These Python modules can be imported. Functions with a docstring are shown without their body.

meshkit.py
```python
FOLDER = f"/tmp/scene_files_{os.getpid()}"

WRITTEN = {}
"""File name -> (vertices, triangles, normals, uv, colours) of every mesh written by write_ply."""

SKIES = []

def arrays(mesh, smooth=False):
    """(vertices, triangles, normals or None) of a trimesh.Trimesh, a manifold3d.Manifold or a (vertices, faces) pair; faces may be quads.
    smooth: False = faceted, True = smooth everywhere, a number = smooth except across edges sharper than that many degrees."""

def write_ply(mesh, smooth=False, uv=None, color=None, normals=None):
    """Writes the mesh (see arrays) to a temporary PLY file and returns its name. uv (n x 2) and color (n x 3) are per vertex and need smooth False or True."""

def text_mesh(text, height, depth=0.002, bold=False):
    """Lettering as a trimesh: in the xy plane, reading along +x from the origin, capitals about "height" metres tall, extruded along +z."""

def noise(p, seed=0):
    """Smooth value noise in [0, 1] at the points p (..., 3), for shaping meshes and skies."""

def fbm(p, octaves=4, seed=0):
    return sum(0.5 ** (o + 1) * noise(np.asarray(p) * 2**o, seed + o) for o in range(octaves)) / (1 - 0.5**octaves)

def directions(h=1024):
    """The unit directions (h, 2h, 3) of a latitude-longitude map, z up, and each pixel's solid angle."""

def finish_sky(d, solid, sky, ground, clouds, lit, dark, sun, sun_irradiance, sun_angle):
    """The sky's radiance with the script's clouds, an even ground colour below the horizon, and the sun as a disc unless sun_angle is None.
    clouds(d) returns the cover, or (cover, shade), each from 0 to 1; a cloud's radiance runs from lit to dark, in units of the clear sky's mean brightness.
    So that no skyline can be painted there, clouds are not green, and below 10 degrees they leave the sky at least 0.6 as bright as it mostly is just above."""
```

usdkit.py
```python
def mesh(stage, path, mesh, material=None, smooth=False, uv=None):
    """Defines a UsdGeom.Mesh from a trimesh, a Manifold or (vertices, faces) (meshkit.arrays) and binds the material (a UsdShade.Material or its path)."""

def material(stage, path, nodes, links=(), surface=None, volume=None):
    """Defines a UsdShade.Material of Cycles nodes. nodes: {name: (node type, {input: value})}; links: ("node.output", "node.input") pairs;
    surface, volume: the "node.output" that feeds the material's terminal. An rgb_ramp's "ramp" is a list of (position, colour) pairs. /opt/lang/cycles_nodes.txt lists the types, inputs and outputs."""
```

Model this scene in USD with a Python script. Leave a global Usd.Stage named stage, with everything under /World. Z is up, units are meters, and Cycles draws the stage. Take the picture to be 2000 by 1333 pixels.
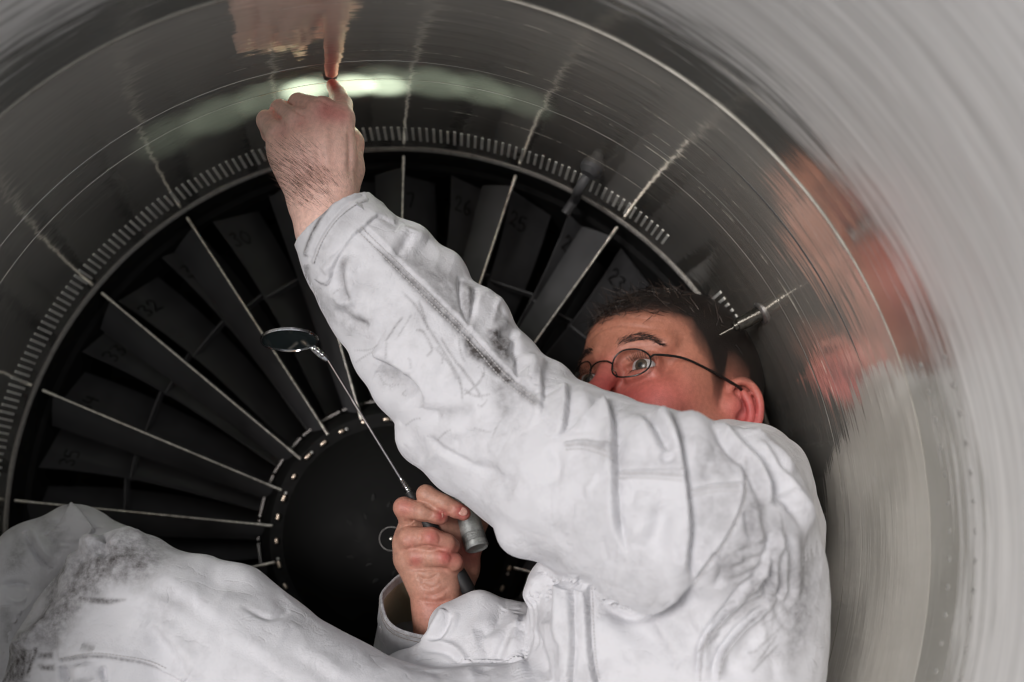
import math, random
import numpy as np, trimesh, manifold3d
from scipy.spatial import cKDTree
from scipy import ndimage
import usdkit, meshkit
from pxr import Usd, UsdGeom, UsdLux, UsdShade, Sdf, Gf, Vt

stage = Usd.Stage.CreateInMemory()
UsdGeom.SetStageUpAxis(stage, 'Z'); UsdGeom.SetStageMetersPerUnit(stage, 1.0)
UsdGeom.Xform.Define(stage, '/World'); UsdGeom.Scope.Define(stage, '/World/Looks')

# ------------------------------------------------------------------ camera, sky, light
FPX, VX, VY = 1900.0, 893.0, 1018.0            # lens in pixels of the 2000 px wide picture, where the optical axis falls
cam = UsdGeom.Camera.Define(stage, '/World/camera')
cam.CreateHorizontalApertureAttr(36.0); cam.CreateVerticalApertureAttr(36.0 * 682 / 1024)
cam.CreateFocalLengthAttr(36.0 * FPX / 2000)
cam.CreateHorizontalApertureOffsetAttr((1000 - VX) / 2000 * 36)
cam.CreateVerticalApertureOffsetAttr((VY - 666.5) / 2000 * 36)
cam.CreateClippingRangeAttr(Gf.Vec2f(0.01, 100))
cam.CreateFStopAttr(2.6); cam.CreateFocusDistanceAttr(0.90)
cam.CreateExposureAttr(0.52)
cam.AddRotateXOp().Set(90.0)                     # looks along +y, z up

TORCH = (14.0, 1.5)                                # the torch's beam and spill
SUN_EL, SUN_AZ = math.radians(3), math.radians(209)   # behind the camera, a little to its left
sun = UsdLux.DistantLight.Define(stage, '/World/sun')
sun.CreateNormalizeAttr(True); sun.CreateIntensityAttr(0.44); sun.CreateAngleAttr(20.0)
sun.CreateColorAttr(Gf.Vec3f(1.0, 0.985, 0.99))
sd = np.array([math.sin(SUN_AZ) * math.cos(SUN_EL), math.cos(SUN_AZ) * math.cos(SUN_EL), math.sin(SUN_EL)])
zx = Gf.Rotation(Gf.Vec3d(0, 0, 1), Gf.Vec3d(*sd))
sun.AddTransformOp().Set(Gf.Matrix4d().SetRotate(zx))
dome = UsdLux.DomeLight.Define(stage, '/World/sky'); dome.CreateIntensityAttr(1.0)
skym = usdkit.material(stage, '/World/Looks/sky_look', {
    'sky': ('sky_texture', {'sky_type': 'single_scattering', 'sun_disc': False, 'sun_elevation': SUN_EL, 'sun_rotation': SUN_AZ}),
    'tc': ('texture_coordinate', {}),
    'cn': ('noise_texture', {'scale': 2.5, 'detail': 5.0}),
    'cr': ('rgb_ramp', {'ramp': [(0.25, (0.7, 0.7, 0.7)), (0.6, (1, 1, 1))]}),
    'cc': ('mix_color', {'blend_type': 'multiply', 'fac': 1.0, 'b': (3.3, 3.35, 3.5), 'use_clamp': False}),
    'mx': ('mix_color', {'fac': 0.8, 'use_clamp': False}),
    'bg': ('background_shader', {'strength': 0.11})},
    [('tc.generated', 'cn.vector'), ('cn.fac', 'cr.fac'), ('cr.color', 'cc.a'), ('sky.color', 'mx.a'), ('cc.result', 'mx.b'), ('mx.result', 'bg.color')], surface='bg.background')
UsdShade.MaterialBindingAPI.Apply(dome.GetPrim()).Bind(skym)

# ------------------------------------------------------------------ helpers
def unp(px, py, d):
    """The point of the place that stands d metres in front of the lens at that picture position."""
    px, py, d = np.broadcast_arrays(np.asarray(px, float), np.asarray(py, float), np.asarray(d, float))
    return np.stack([(px - VX) * d / FPX, d, -(py - VY) * d / FPX], -1)
def proj(P):
    P = np.asarray(P)
    return P[..., 0] / P[..., 1] * FPX + VX, -P[..., 2] / P[..., 1] * FPX + VY

USED = {}
def path(name, parent=None):
    root = parent.GetPath().pathString if parent is not None else '/World'
    k = USED.get((root, name), 0); USED[(root, name)] = k + 1
    return f'{root}/{name}' + (f'_{k:03d}' if k else '')
def tag(p, label=None, cat=None, group=None, kind=None):
    for k, v in (('label', label), ('category', cat), ('group', group), ('kind', kind)):
        if v: p.SetCustomDataByKey(k, v)
    return p
def thing(name, label, cat, group=None, kind=None):
    return tag(UsdGeom.Xform.Define(stage, path(name)).GetPrim(), label, cat, group, kind)
def part(name, m, mat, parent=None, smooth=30, attrs=None, label=None, kind=None):
    g = usdkit.mesh(stage, path(name, parent), m, mat, smooth=smooth)
    for k, (v, typ) in (attrs or {}).items():
        pv = UsdGeom.PrimvarsAPI(g).CreatePrimvar(k, typ, 'vertex')
        pv.Set(Vt.Vec3fArray.FromNumpy(np.asarray(v, np.float32)) if np.ndim(v) == 2 else Vt.FloatArray.FromNumpy(np.asarray(v, np.float32)))
    return tag(g.GetPrim(), label, None, None, kind)
def cat(ms): return trimesh.util.concatenate([m for m in ms])
def grid_faces(a, b, wrap=False):
    i, j = np.meshgrid(np.arange(a - 1), np.arange(b if wrap else b - 1), indexing='ij')
    j2 = (j + 1) % b
    return np.stack([i * b + j, i * b + j2, (i + 1) * b + j2, (i + 1) * b + j], -1).reshape(-1, 4)
def tri(v, f): 
    f = np.asarray(f)
    if f.shape[1] == 4: f = np.vstack([f[:, [0, 1, 2]], f[:, [0, 2, 3]]])
    return trimesh.Trimesh(np.asarray(v, float), f, process=False)
def tube(pts, r, n=10, caps=True):
    pts = np.asarray(pts, float); r = np.broadcast_to(np.asarray(r, float), len(pts))
    t = np.gradient(pts, axis=0); t /= np.linalg.norm(t, axis=1, keepdims=True)
    u = np.cross(t[0], [0, 0, 1.0]) if abs(t[0][2]) < .9 else np.cross(t[0], [1.0, 0, 0])
    rings = []
    for k in range(len(pts)):
        u = u - t[k] * (u @ t[k]); u /= np.linalg.norm(u); w = np.cross(t[k], u)
        a = np.arange(n) / n * 2 * np.pi
        rings.append(pts[k] + r[k] * (np.cos(a)[:, None] * u + np.sin(a)[:, None] * w))
    v = np.vstack(rings); f = grid_faces(len(pts), n, True); m = tri(v, f)
    if caps:
        c0, c1 = len(v), len(v) + 1; a = np.arange(n); b = (a + 1) % n; o = (len(pts) - 1) * n
        m = trimesh.Trimesh(np.vstack([v, pts[0], pts[-1]]), np.vstack([m.faces, np.stack([b, a, np.full(n, c0)], 1), np.stack([a + o, b + o, np.full(n, c1)], 1)]), process=False)
    m.fix_normals() if len(m.faces) < 4000 else None
    return m
def closed_tube(pts, r, n=8):
    pts = np.asarray(pts, float); t = np.roll(pts, -1, 0) - np.roll(pts, 1, 0); t /= np.linalg.norm(t, axis=1, keepdims=True)
    c = pts.mean(0); nn = np.linalg.svd(pts - c)[2][2]
    rings = []
    a = np.arange(n) / n * 2 * np.pi
    for k in range(len(pts)):
        u = np.cross(t[k], nn); u /= np.linalg.norm(u); w = np.cross(t[k], u)
        rings.append(pts[k] + r * (np.cos(a)[:, None] * u + np.sin(a)[:, None] * w))
    v = np.vstack(rings + [rings[0]]); m = tri(v, grid_faces(len(pts) + 1, n, True)); m.merge_vertices(); m.fix_normals(); return m
def frame(z):
    z = np.asarray(z, float) / np.linalg.norm(z); x = np.cross([0, 0, 1.0], z) if abs(z[2]) < .9 else np.cross([1.0, 0, 0], z)
    x /= np.linalg.norm(x); return np.stack([x, np.cross(z, x), z], 1)
def lathe_along(p0, p1, prof, n=32):
    """prof: (t along p0->p1 in metres, radius) pairs."""
    p0, p1 = np.asarray(p0, float), np.asarray(p1, float); R = frame(p1 - p0); prof = np.asarray(prof, float)
    a = np.arange(n) / n * 2 * np.pi
    v = np.stack([prof[:, 1:2] * np.cos(a), prof[:, 1:2] * np.sin(a), np.repeat(prof[:, :1], n, 1)], -1).reshape(-1, 3)
    m = tri(p0 + v @ R.T, grid_faces(len(prof), n, True)); m.merge_vertices(); m.update_faces(m.nondegenerate_faces()); m.fix_normals(); return m
def catmull(p, n=8):
    p = np.asarray(p, float)
    if len(p) < 3: return p[0] + (p[-1] - p[0]) * np.linspace(0, 1, n + 1)[:, None]
    q = np.vstack([2 * p[0] - p[1], p, 2 * p[-1] - p[-2]]); out = []
    for i in range(1, len(q) - 2):
        t = np.linspace(0, 1, n, endpoint=False)[:, None]; a, b, c, d = q[i - 1:i + 3]
        out.append(.5 * (2 * b + (c - a) * t + (2 * a - 5 * b + 4 * c - d) * t ** 2 + (3 * b - a - 3 * c + d) * t ** 3))
    return np.vstack(out + [p[-1:]])

def mat(name, nodes, links=(), surface='p.BSDF'): return usdkit.material(stage, '/World/Looks/' + name, nodes, links, surface=surface)
def plain(name, color, rough=.5, metal=0., noise=None, **kw):
    """A plain surface whose colour and gloss wander a little."""
    c = np.array(color); s = noise or 60.
    return mat(name, {'tc': ('texture_coordinate', {}), 'n': ('noise_texture', {'scale': s, 'detail': 6.0, 'roughness': .6}),
        'r': ('rgb_ramp', {'ramp': [(.3, tuple(c * .8)), (.7, tuple(np.minimum(c * 1.2, 1)))]}),
        'm': ('map_range', {'from_min': .3, 'from_max': .7, 'to_min': rough * .8, 'to_max': min(1, rough * 1.25)}),
        'p': ('principled_bsdf', {'metallic': metal, **kw})},
        [('tc.object', 'n.vector'), ('n.fac', 'r.fac'), ('r.color', 'p.base_color'), ('n.fac', 'm.value'), ('m.result', 'p.roughness')])
# ------------------------------------------------------------------ the intake duct and the engine face
R0 = 0.44; CX, CZ = -0.1605 * R0, -0.0433 * R0        # duct radius, its axis (runs along y)
YF = FPX * R0 / 760.0                                  # where the duct ends and the engine begins
def depth_of(rpx): return FPX * R0 / rpx
def polar(r, a, y):
    r, a, y = np.broadcast_arrays(np.asarray(r, float), np.asarray(a, float), np.asarray(y, float))
    return np.stack([CX + r * np.sin(a), y, CZ + r * np.cos(a)], -1)
def lathe(prof, n=256):
    prof = np.asarray(prof, float); a = np.arange(n) / n * 2 * np.pi
    v = polar(prof[:, 1:2], a[None], prof[:, :1]).reshape(-1, 3)
    return tri(v, grid_faces(len(prof), n, True)[:, ::-1])
def ring(prof, n=256):                                  # closed profile
    return lathe(list(prof) + [prof[0]], n)

M_wall = mat('wall_metal', {
    'g': ('geometry', {}), 's': ('separate_xyz', {}), 'my': ('map_range', {'from_min': .78, 'from_max': 1.02, 'to_min': .68, 'to_max': .93, 'clamp': True}),  # deeper wall made less diffuse: falloff of light put into the metal
    'm1': ('mapping', {'scale': (5., 420., 5.)}), 'n1': ('noise_texture', {'scale': 1.0, 'detail': 3.0, 'roughness': .55}),
    'm2': ('mapping', {'scale': (9., 60., 9.)}), 'n2': ('noise_texture', {'scale': 1.0, 'detail': 2.0}),
    'm3': ('mapping', {'scale': (16., 900., 16.)}), 'n3': ('noise_texture', {'scale': 1.0, 'detail': 4.0, 'roughness': .7}),
    'ms': ('mapping', {'scale': (40., 1500., 40.)}), 'ns': ('noise_texture', {'scale': 1.0, 'detail': 2.0, 'roughness': .5}),
    'b1': ('bump', {'strength': 1.0, 'distance': 0.00011}), 'b2': ('bump', {'strength': 1.0, 'distance': 0.0011}),
    'rs': ('rgb_ramp', {'ramp': [(.69, (0, 0, 0)), (.76, (1, 1, 1))]}),
    'c0': ('rgb_ramp', {'ramp': [(.3, (.69, .67, .615)), (.7, (.78, .76, .70))]}),
    'c1': ('mix_color', {'b': (.72, .70, .62)}),
    'rr': ('map_range', {'from_min': .3, 'from_max': .7, 'to_min': .04, 'to_max': .10}),
    'p': ('principled_bsdf', {'metallic': .75, 'roughness': .1, 'anisotropic': 0.})},
    [('g.position', 's.vector'), ('s.y', 'my.value'), ('my.result', 'p.metallic'), ('g.position', 'm1.vector'), ('g.position', 'm2.vector'), ('g.position', 'm3.vector'), ('g.position', 'ms.vector'),
     ('m1.vector', 'n1.vector'), ('m2.vector', 'n2.vector'), ('m3.vector', 'n3.vector'), ('ms.vector', 'ns.vector'),
     ('n2.fac', 'b2.height'), ('n1.fac', 'b1.height'), ('b2.normal', 'b1.normal'), ('b1.normal', 'p.normal'),
     ('n3.fac', 'c0.fac'), ('c0.color', 'c1.a'), ('ns.fac', 'rs.fac'), ('rs.color', 'c1.fac'), ('c1.result', 'p.base_color'),
     ('n1.fac', 'rr.value'), ('rr.result', 'p.roughness')])
JP = depth_of(1195)
M_lip = mat('lip_worn_paint', {
    'g': ('geometry', {}), 's': ('separate_xyz', {}),
    'm1': ('mapping', {'scale': (6., 260., 6.)}), 'n1': ('noise_texture', {'scale': 1.0, 'detail': 4.0, 'roughness': .6}),
    'm2': ('mapping', {'scale': (7., 40., 7.)}), 'n2': ('noise_texture', {'scale': 1.0, 'detail': 3.0}),
    'm3': ('mapping', {'scale': (9., 150., 9.)}), 'n3': ('noise_texture', {'scale': 1.0, 'detail': 5.0, 'roughness': .65}),
    'j': ('math', {'math_type': 'multiply_add', 'value2': .16}), 'f': ('map_range', {'from_min': JP + .055, 'from_max': JP + .105, 'to_min': 1., 'to_max': 0., 'clamp': True}),
    'c': ('rgb_ramp', {'ramp': [(.28, (.58, .575, .56)), (.5, (.73, .725, .71)), (.72, (.87, .865, .85))]}), 'b': ('bump', {'strength': 1.0, 'distance': .0008}), 'b2': ('bump', {'strength': 1.0, 'distance': .00012}),
    'p': ('principled_bsdf', {'roughness': .3, 'metallic': .25, 'coat_weight': .5, 'coat_roughness': .1}), 'w': ('principled_bsdf', {'base_color': (.64, .635, .59), 'roughness': .08, 'metallic': .85}), 'mx': ('mix_closure', {})},
    [('g.position', 's.vector'), ('g.position', 'm1.vector'), ('g.position', 'm2.vector'), ('g.position', 'm3.vector'), ('m1.vector', 'n1.vector'), ('m2.vector', 'n2.vector'), ('m3.vector', 'n3.vector'), ('n1.fac', 'c.fac'), ('c.color', 'p.base_color'),
     ('n2.fac', 'b.height'), ('n1.fac', 'b2.height'), ('b.normal', 'b2.normal'), ('b2.normal', 'p.normal'), ('b2.normal', 'w.normal'), ('n3.fac', 'j.value1'), ('s.y', 'j.value3'), ('j.value', 'f.value'), ('f.result', 'mx.fac'), ('w.BSDF', 'mx.closure1'), ('p.BSDF', 'mx.closure2')], surface='mx.closure')
M_seam = plain('seam_sealant', (.34, .33, .30), .45, .3, 300)
M_scr = mat('broken_scratch', {'g': ('geometry', {}), 'n': ('noise_texture', {'scale': 22., 'detail': 6., 'roughness': .75}), 'r': ('map_range', {'from_min': .49, 'from_max': .68, 'to_min': 0., 'to_max': .3, 'clamp': True}),
    't': ('transparent_bsdf', {}), 'p': ('principled_bsdf', {'base_color': (.50, .48, .42), 'roughness': .4, 'metallic': .5}), 'm': ('mix_closure', {})}, [('g.position', 'n.vector'), ('n.fac', 'r.value'), ('r.result', 'm.fac'), ('t.BSDF', 'm.closure1'), ('p.BSDF', 'm.closure2')], surface='m.closure')
M_scr2 = plain('seam_paint', (.30, .29, .26), .4, .55, 60)
M_groove = plain('dark_groove', (.03, .03, .03), .7)  # dark colour of the groove in the right wall
M_rivet = plain('rivet_metal', (.42, .415, .40), .45, .5, 200)
M_tick = plain('slot_light_metal', (.55, .55, .52), .5, .1, 14)
M_black = plain('case_black', (.008, .008, .008), .7, 0., 40, specular_ior_level=.2)
M_blade = plain('blade_dark', (.064, .064, .067), .55, .1, 35)
M_vane = plain('vane_dark', (.060, .060, .063), .55, .1, 30)
M_steel = plain('bright_steel', (.86, .80, .72), .30, 1., 150)
M_bolt = plain('bolt_steel', (.62, .52, .42), .32, 1., 700)
M_ink = plain('marker_ink', (.006, .006, .006), .6)
M_nose = plain('nose_rubber', (.0055, .0055, .0055), .75, 0., 18, specular_ior_level=.15)
M_hub = plain('hub_black', (.007, .007, .007), .7, 0., 40, specular_ior_level=.2)
M_edge = plain('worn_edge', (.20, .195, .19), .4, .8, 150)

duct = thing('intake_duct', 'round grey polished metal intake duct that encloses the man', 'duct')
def shell(y0, y1, r_in=R0, t=.012):
    e = .0002
    ys = np.linspace(y0 + e, y1 - e, max(2, int((y1 - y0) / .03)))
    prof = [(y0, r_in + e)] + [(y, r_in) for y in ys] + [(y1, r_in + e), (y1, r_in + t), (y0, r_in + t)]
    return ring(prof, 300)
J = [depth_of(1102), depth_of(940), depth_of(902)]
# lip, then four panels, each butting on a narrow joint
lip = [(.47, R0 + .012)] + [(.47 - .03 * math.sin(a), R0 + .03 - .03 * math.cos(a)) for a in np.linspace(0, math.pi * .75, 9)] + [(.49, R0 + .06)]
part('lip', ring([(.47, R0)] + lip[1:] , 200), M_lip, duct)
edges = [.4706, J[0] - .0002, J[0] + .0002, J[1] - .0004, J[1] + .0004, J[2] - .0005, J[2] + .0005, YF]
for k in range(0, 8, 2):
    part('panel', shell(edges[k], edges[k + 1], R0 + (0, -.0002, .0001, 0)[k // 2]), M_lip if k == 0 else M_wall, duct)
for j in J[1:]:
    part('joint', ring([(j - .0003, R0 + .0003), (j + .0003, R0 + .0003), (j + .0003, R0 + .008), (j - .0003, R0 + .008)], 300), M_scr, duct)
def arc_strip(rpx, a0, a1, w, h, n=60):
    y = depth_of(rpx); a = np.radians(np.linspace(a0, a1, n))
    tp = np.clip(np.minimum(np.arange(n), n - 1 - np.arange(n)) / (n * .28), .04, 1)
    sec = [polar(R0 + .001, a, y - w * tp), polar(R0 - h * tp, a, y - w * .4 * tp), polar(R0 - h * tp, a, y + w * .4 * tp), polar(R0 + .001, a, y + w * tp)]
    return tri(np.stack(sec, 0).reshape(-1, 3), grid_faces(4, n))
part('seam', arc_strip(1102, -75, 88, .0011, .0015, 160), M_scr2, duct)
part('scratch', arc_strip(1015, 36, 74, .0011, .0009), M_groove, duct, label='long dark score on the right wall')
for rp, a0, a1 in ((1172, 18, 60), (1000, 22, 58), (962, -40, 75), (930, 10, 80), (846, 0, 40), (1060, -30, 60)):
    part('scratch', arc_strip(rp, a0, a1, .0004, .0006), M_scr, duct)
for rp, a0, a1 in ((1205, 72, 118), (1145, 72, 118)):
    y = depth_of(rp)
    for k, a in enumerate(np.arange(a0, a1, 2.75)):
        p = polar(R0, math.radians(a), y); inn = polar(R0 - .01, math.radians(a), y)
        part('rivet', lathe_along(p, inn, [(-.001, .0023), (.0002, .0023), (.0004, .0016), (.0005, 0)], 12), M_rivet, duct)
# ring of pale slots near the engine
ticks, yt = [], depth_of(791)
rng = np.random.default_rng(4)
for k in range(-110, 118):
    a = math.radians(k * .985)
    if 42.5 < k * .985 < 53 or k * .985 > 58: continue
    if k * .985 < -120: continue
    h, w = .0007 + .0002 * rng.random(), math.radians(.16 + .04 * rng.random())
    l = .0165 + .001 * rng.standard_normal()
    pts = [polar(R0 - hh, a + s * w, yt + q * l) for hh in (-.001, h) for s, q in ((-1, -1), (1, -1), (1, 1), (-1, 1))]
    ticks.append(trimesh.convex.convex_hull(np.array(pts)))
part('slot_mark', cat(ticks), M_tick, duct, smooth=False, kind='stuff')

eng = thing('jet_engine', 'dark jet engine face with numbered fan blades and thin bright struts', 'jet engine')
part('fan_case', ring([(YF + .0006, R0 - .002), (YF + .04, R0 - .001), (YF + .045, R0 - .006), (YF + .16, R0 - .006), (YF + .16, R0 + .02), (YF + .0006, R0 + .02)], 256), M_black, eng)
part('case_rim', ring([(YF - .0012, R0 - .0022), (YF, R0 - .003), (YF + .0005, R0 - .0022), (YF + .0005, R0 + .011), (YF - .0012, R0 - .0012)], 300), M_edge, eng)
part('rear_wall', ring([(YF + .165, .02), (YF + .165, R0 + .02), (YF + .175, R0 + .02), (YF + .175, .02)], 96), M_black, eng)

DIG = {'0': [[(.3, 1), (.08, .75), (.05, .35), (.2, 0), (.45, .1), (.55, .5), (.5, .85), (.3, 1)]],
       '2': [[(.05, .75), (.2, 1), (.45, .95), (.5, .7), (.3, .4), (.05, .05), (.3, .1), (.6, .02)]],
       '3': [[(.05, .9), (.35, 1), (.5, .8), (.25, .55), (.5, .4), (.45, .1), (.2, 0), (0, .12)]],
       '4': [[(.1, 1), (.05, .5), (.55, .5)], [(.45, .95), (.42, 0)]],
       '5': [[(.55, 1), (.12, .97), (.08, .55), (.35, .62), (.52, .38), (.4, .06), (.05, .04)]],
       '6': [[(.45, 1), (.15, .65), (.05, .25), (.25, 0), (.48, .12), (.45, .4), (.2, .45), (.07, .25)]],
       '7': [[(.05, .95), (.55, 1), (.25, 0)]], '1': [[(.3, 1), (.28, 0)]], '8': [[(.3, .55), (.08, .8), (.3, 1), (.5, .8), (.3, .55), (.05, .25), (.3, 0), (.55, .25), (.3, .55)]],
       '9': [[(.5, .7), (.25, .55), (.08, .8), (.3, 1), (.5, .75), (.42, 0)]]}
def blade_point(a, s, c):
    """s 0 hub .. 1 tip, c 0 front edge .. 1 rear edge."""
    s, c = np.broadcast_arrays(np.asarray(s, float), np.asarray(c, float))
    r = .155 + s * (.4305 - .155)
    tw = .026 + .026 * s; ax = .058 - .014 * s
    lean = math.radians(1.5) * np.sin(s * math.pi)
    p = polar(r, a + lean, YF + .045 + ax * c)
    t = np.array([math.cos(a), 0, -math.sin(a)])
    return p + (tw * (c ** 1.15))[..., None] * t + ((.007 * c * (1 - c))[..., None]) * np.array([0, -1., 0])
def blade(a):
    S, C = np.meshgrid(np.linspace(0, 1, 9), np.linspace(0, 1, 6), indexing='ij')
    f = blade_point(a, S, C); du = np.gradient(f, axis=0); dv = np.gradient(f, axis=1); n = np.cross(du, dv); n /= np.linalg.norm(n, axis=-1, keepdims=True)
    if n[4, 3, 1] > 0: n = -n
    th = (.0012 + .0022 * np.sin(np.pi * C) ** .7)[..., None]
    front, back = f.reshape(-1, 3), (f - n * th).reshape(-1, 3)
    q = grid_faces(9, 6); m = len(front)
    F = [q, q[:, ::-1] + m]
    idx = np.arange(54).reshape(9, 6)
    for e in (idx[0], idx[-1][::-1], idx[:, 0][::-1], idx[:, -1]):
        F.append(np.stack([e[:-1], e[1:], e[1:] + m, e[:-1] + m], 1)[:, ::-1])
    me = tri(np.vstack([front, back]), np.vstack(F)); me.fix_normals(); return me
for n in range(37):
    num = n + 1
    a = math.radians(-30.3 - 9.73 * (num - 30))
    b = part('fan_blade', blade(a), M_blade, eng, smooth=25)
    # part-span shroud stub and foot of the blade
    r = .322; t = np.array([math.cos(a), 0, -math.sin(a)])
    p = blade_point(a, (r - .155) / .2755, .06)
    sh = trimesh.convex.convex_hull(np.array([p + t * x + np.array([0, y, 0]) + polar(z, a, 0) - polar(0, a, 0) for x in (-.004, .052) for y, z in ((-.0015, -.0008), (-.0015, .0010), (.010, -.0022), (.010, .0030))]))
    part('shroud', sh, M_blade, b)
    ft = trimesh.convex.convex_hull(np.array([polar(.160, a + math.radians(x), YF + .035 + y) + (polar(z, a, 0) - polar(0, a, 0)) for x in (-2.5, 6.0) for y, z in ((-.008, -.0012), (-.008, .0012), (.04, -.004), (.04, .002))]))
    part('platform', ft, M_edge, b)
    deg = math.degrees(a) % 360
    if deg > 265 or deg < 75:
        segs, h = [], .0170
        for k, ch in enumerate(str(num)):
            for st in DIG[ch]:
                st = catmull(np.array(st) + rng.normal(0, .02, (len(st), 2)), 4)
                u = .13 + (st[:, 0] * h + k * h * .78) / .058; s = .925 - (1 - st[:, 1]) * h / .2755
                P = blade_point(a, s, u) + np.array([0, -.0009, 0])
                segs.append(tube(P, .0010, 5))
        part('number', cat(segs), M_ink, b, label=f'handwritten {num}')
A0 = math.radians(1.3)
for k in range(21):
    a = A0 + k * 2 * math.pi / 21
    t = np.array([math.cos(a), 0, -math.sin(a)])
    S, C = np.meshgrid(np.linspace(0, 1, 5), np.linspace(0, 1, 5), indexing='ij')
    P = polar(.15 + S * (.4215 - .15), a, YF + .006 + .030 * C) - ((.018 + .017 * S) * C + .002 * np.sin(C * 3.1))[..., None] * t
    Q = P + np.array([0, .003, 0]) + .002 * t
    q = grid_faces(5, 5); idx = np.arange(25).reshape(5, 5); F = [q, q[:, ::-1] + 25]
    for e in (idx[0], idx[-1][::-1], idx[:, 0][::-1], idx[:, -1]): F.append(np.stack([e[:-1], e[1:], e[1:] + 25, e[:-1] + 25], 1)[:, ::-1])
    vm = tri(np.vstack([P.reshape(-1, 3), Q.reshape(-1, 3)]), np.vstack(F)); vm.fix_normals()
    v = part('guide_vane', vm, M_vane, eng, smooth=25)
    rr = np.array([.1385, .1395, .156, .160, .40, .415, .4165, .4325, .434]); ra = np.array([.0008, .0019, .0016, .0011, .00115, .0014, .0020, .0022, .0010])
    part('leading_edge', tube(polar(rr, a, YF + .0035), ra, 10), M_steel, v)
part('hub', ring([(YF + .02, .03), (YF + .004, .125), (YF + .004, .142), (YF + .012, .150), (YF + .03, .158), (YF + .11, .158), (YF + .11, .03)], 128), M_hub, eng)
for k in range(33):
    a = math.radians(-80.7 + k * 360 / 33 + rng.normal(0, .5)); t = np.array([math.cos(a), 0, -math.sin(a)])
    c = polar(.1345 + rng.normal(0, .0005), a, YF + .004); tl = .0006 + .0020 * rng.random()
    bm = cat([lathe_along(c + t * s * tl, c + t * s * tl - np.array([0, .006, 0]), [(0, .0024), (.004, .0024), (.0055, .0015), (.006, 0)], 10) for s in (-1, 1)])
    bm = trimesh.convex.convex_hull(bm.vertices)
    part('bolt', bm, M_bolt, eng)
    if k % 2: part('bolt', trimesh.convex.convex_hull(lathe_along(c + t * .006, c + t * .0065 - np.array([0, .004, 0]), [(0, .0019), (.003, .0019), (.004, 0)], 8).vertices), M_rivet, eng)
dome_prof = [(YF + .003 - .062 * (1 - (r / .127) ** 2.2), r) for r in np.linspace(.127, 0.0004, 24)]
nose = part('nose_cone', lathe([(YF + .02, .127)] + dome_prof, 96), M_nose, eng)
yt0 = YF + .003 - .062
part('tip_ring', closed_tube(polar(.0127, np.arange(48) / 48 * 2 * np.pi, yt0 + .0002), .0005, 6), M_edge, nose)
part('tip_screw', lathe_along(polar(0, 0, yt0 + .001), polar(0, 0, yt0 - .004), [(0, .0022), (.0015, .0021), (.0026, .0012), (.003, 0)], 16), M_steel, nose)  # bright bead added for the sky reflection at the nose tip
for k in range(8):
    a = math.radians(20 + 45 * k)
    for r, w in ((.047, .004), (.036, .003)):
        a2 = a + (.35 if r < .04 else 0)
        c = polar(r, a2, YF + .003 - .062 * (1 - (r / .127) ** 2.2) + .0002)
        e = trimesh.creation.icosphere(2, 1.0); e.apply_scale([w * .6, .0007, w * 1.6]); e.apply_transform(trimesh.transformations.rotation_matrix(a2 + .5, [0, 1, 0])); e.apply_translation(c)
        part('scuffed_patch', e, M_black, nose)
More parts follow.
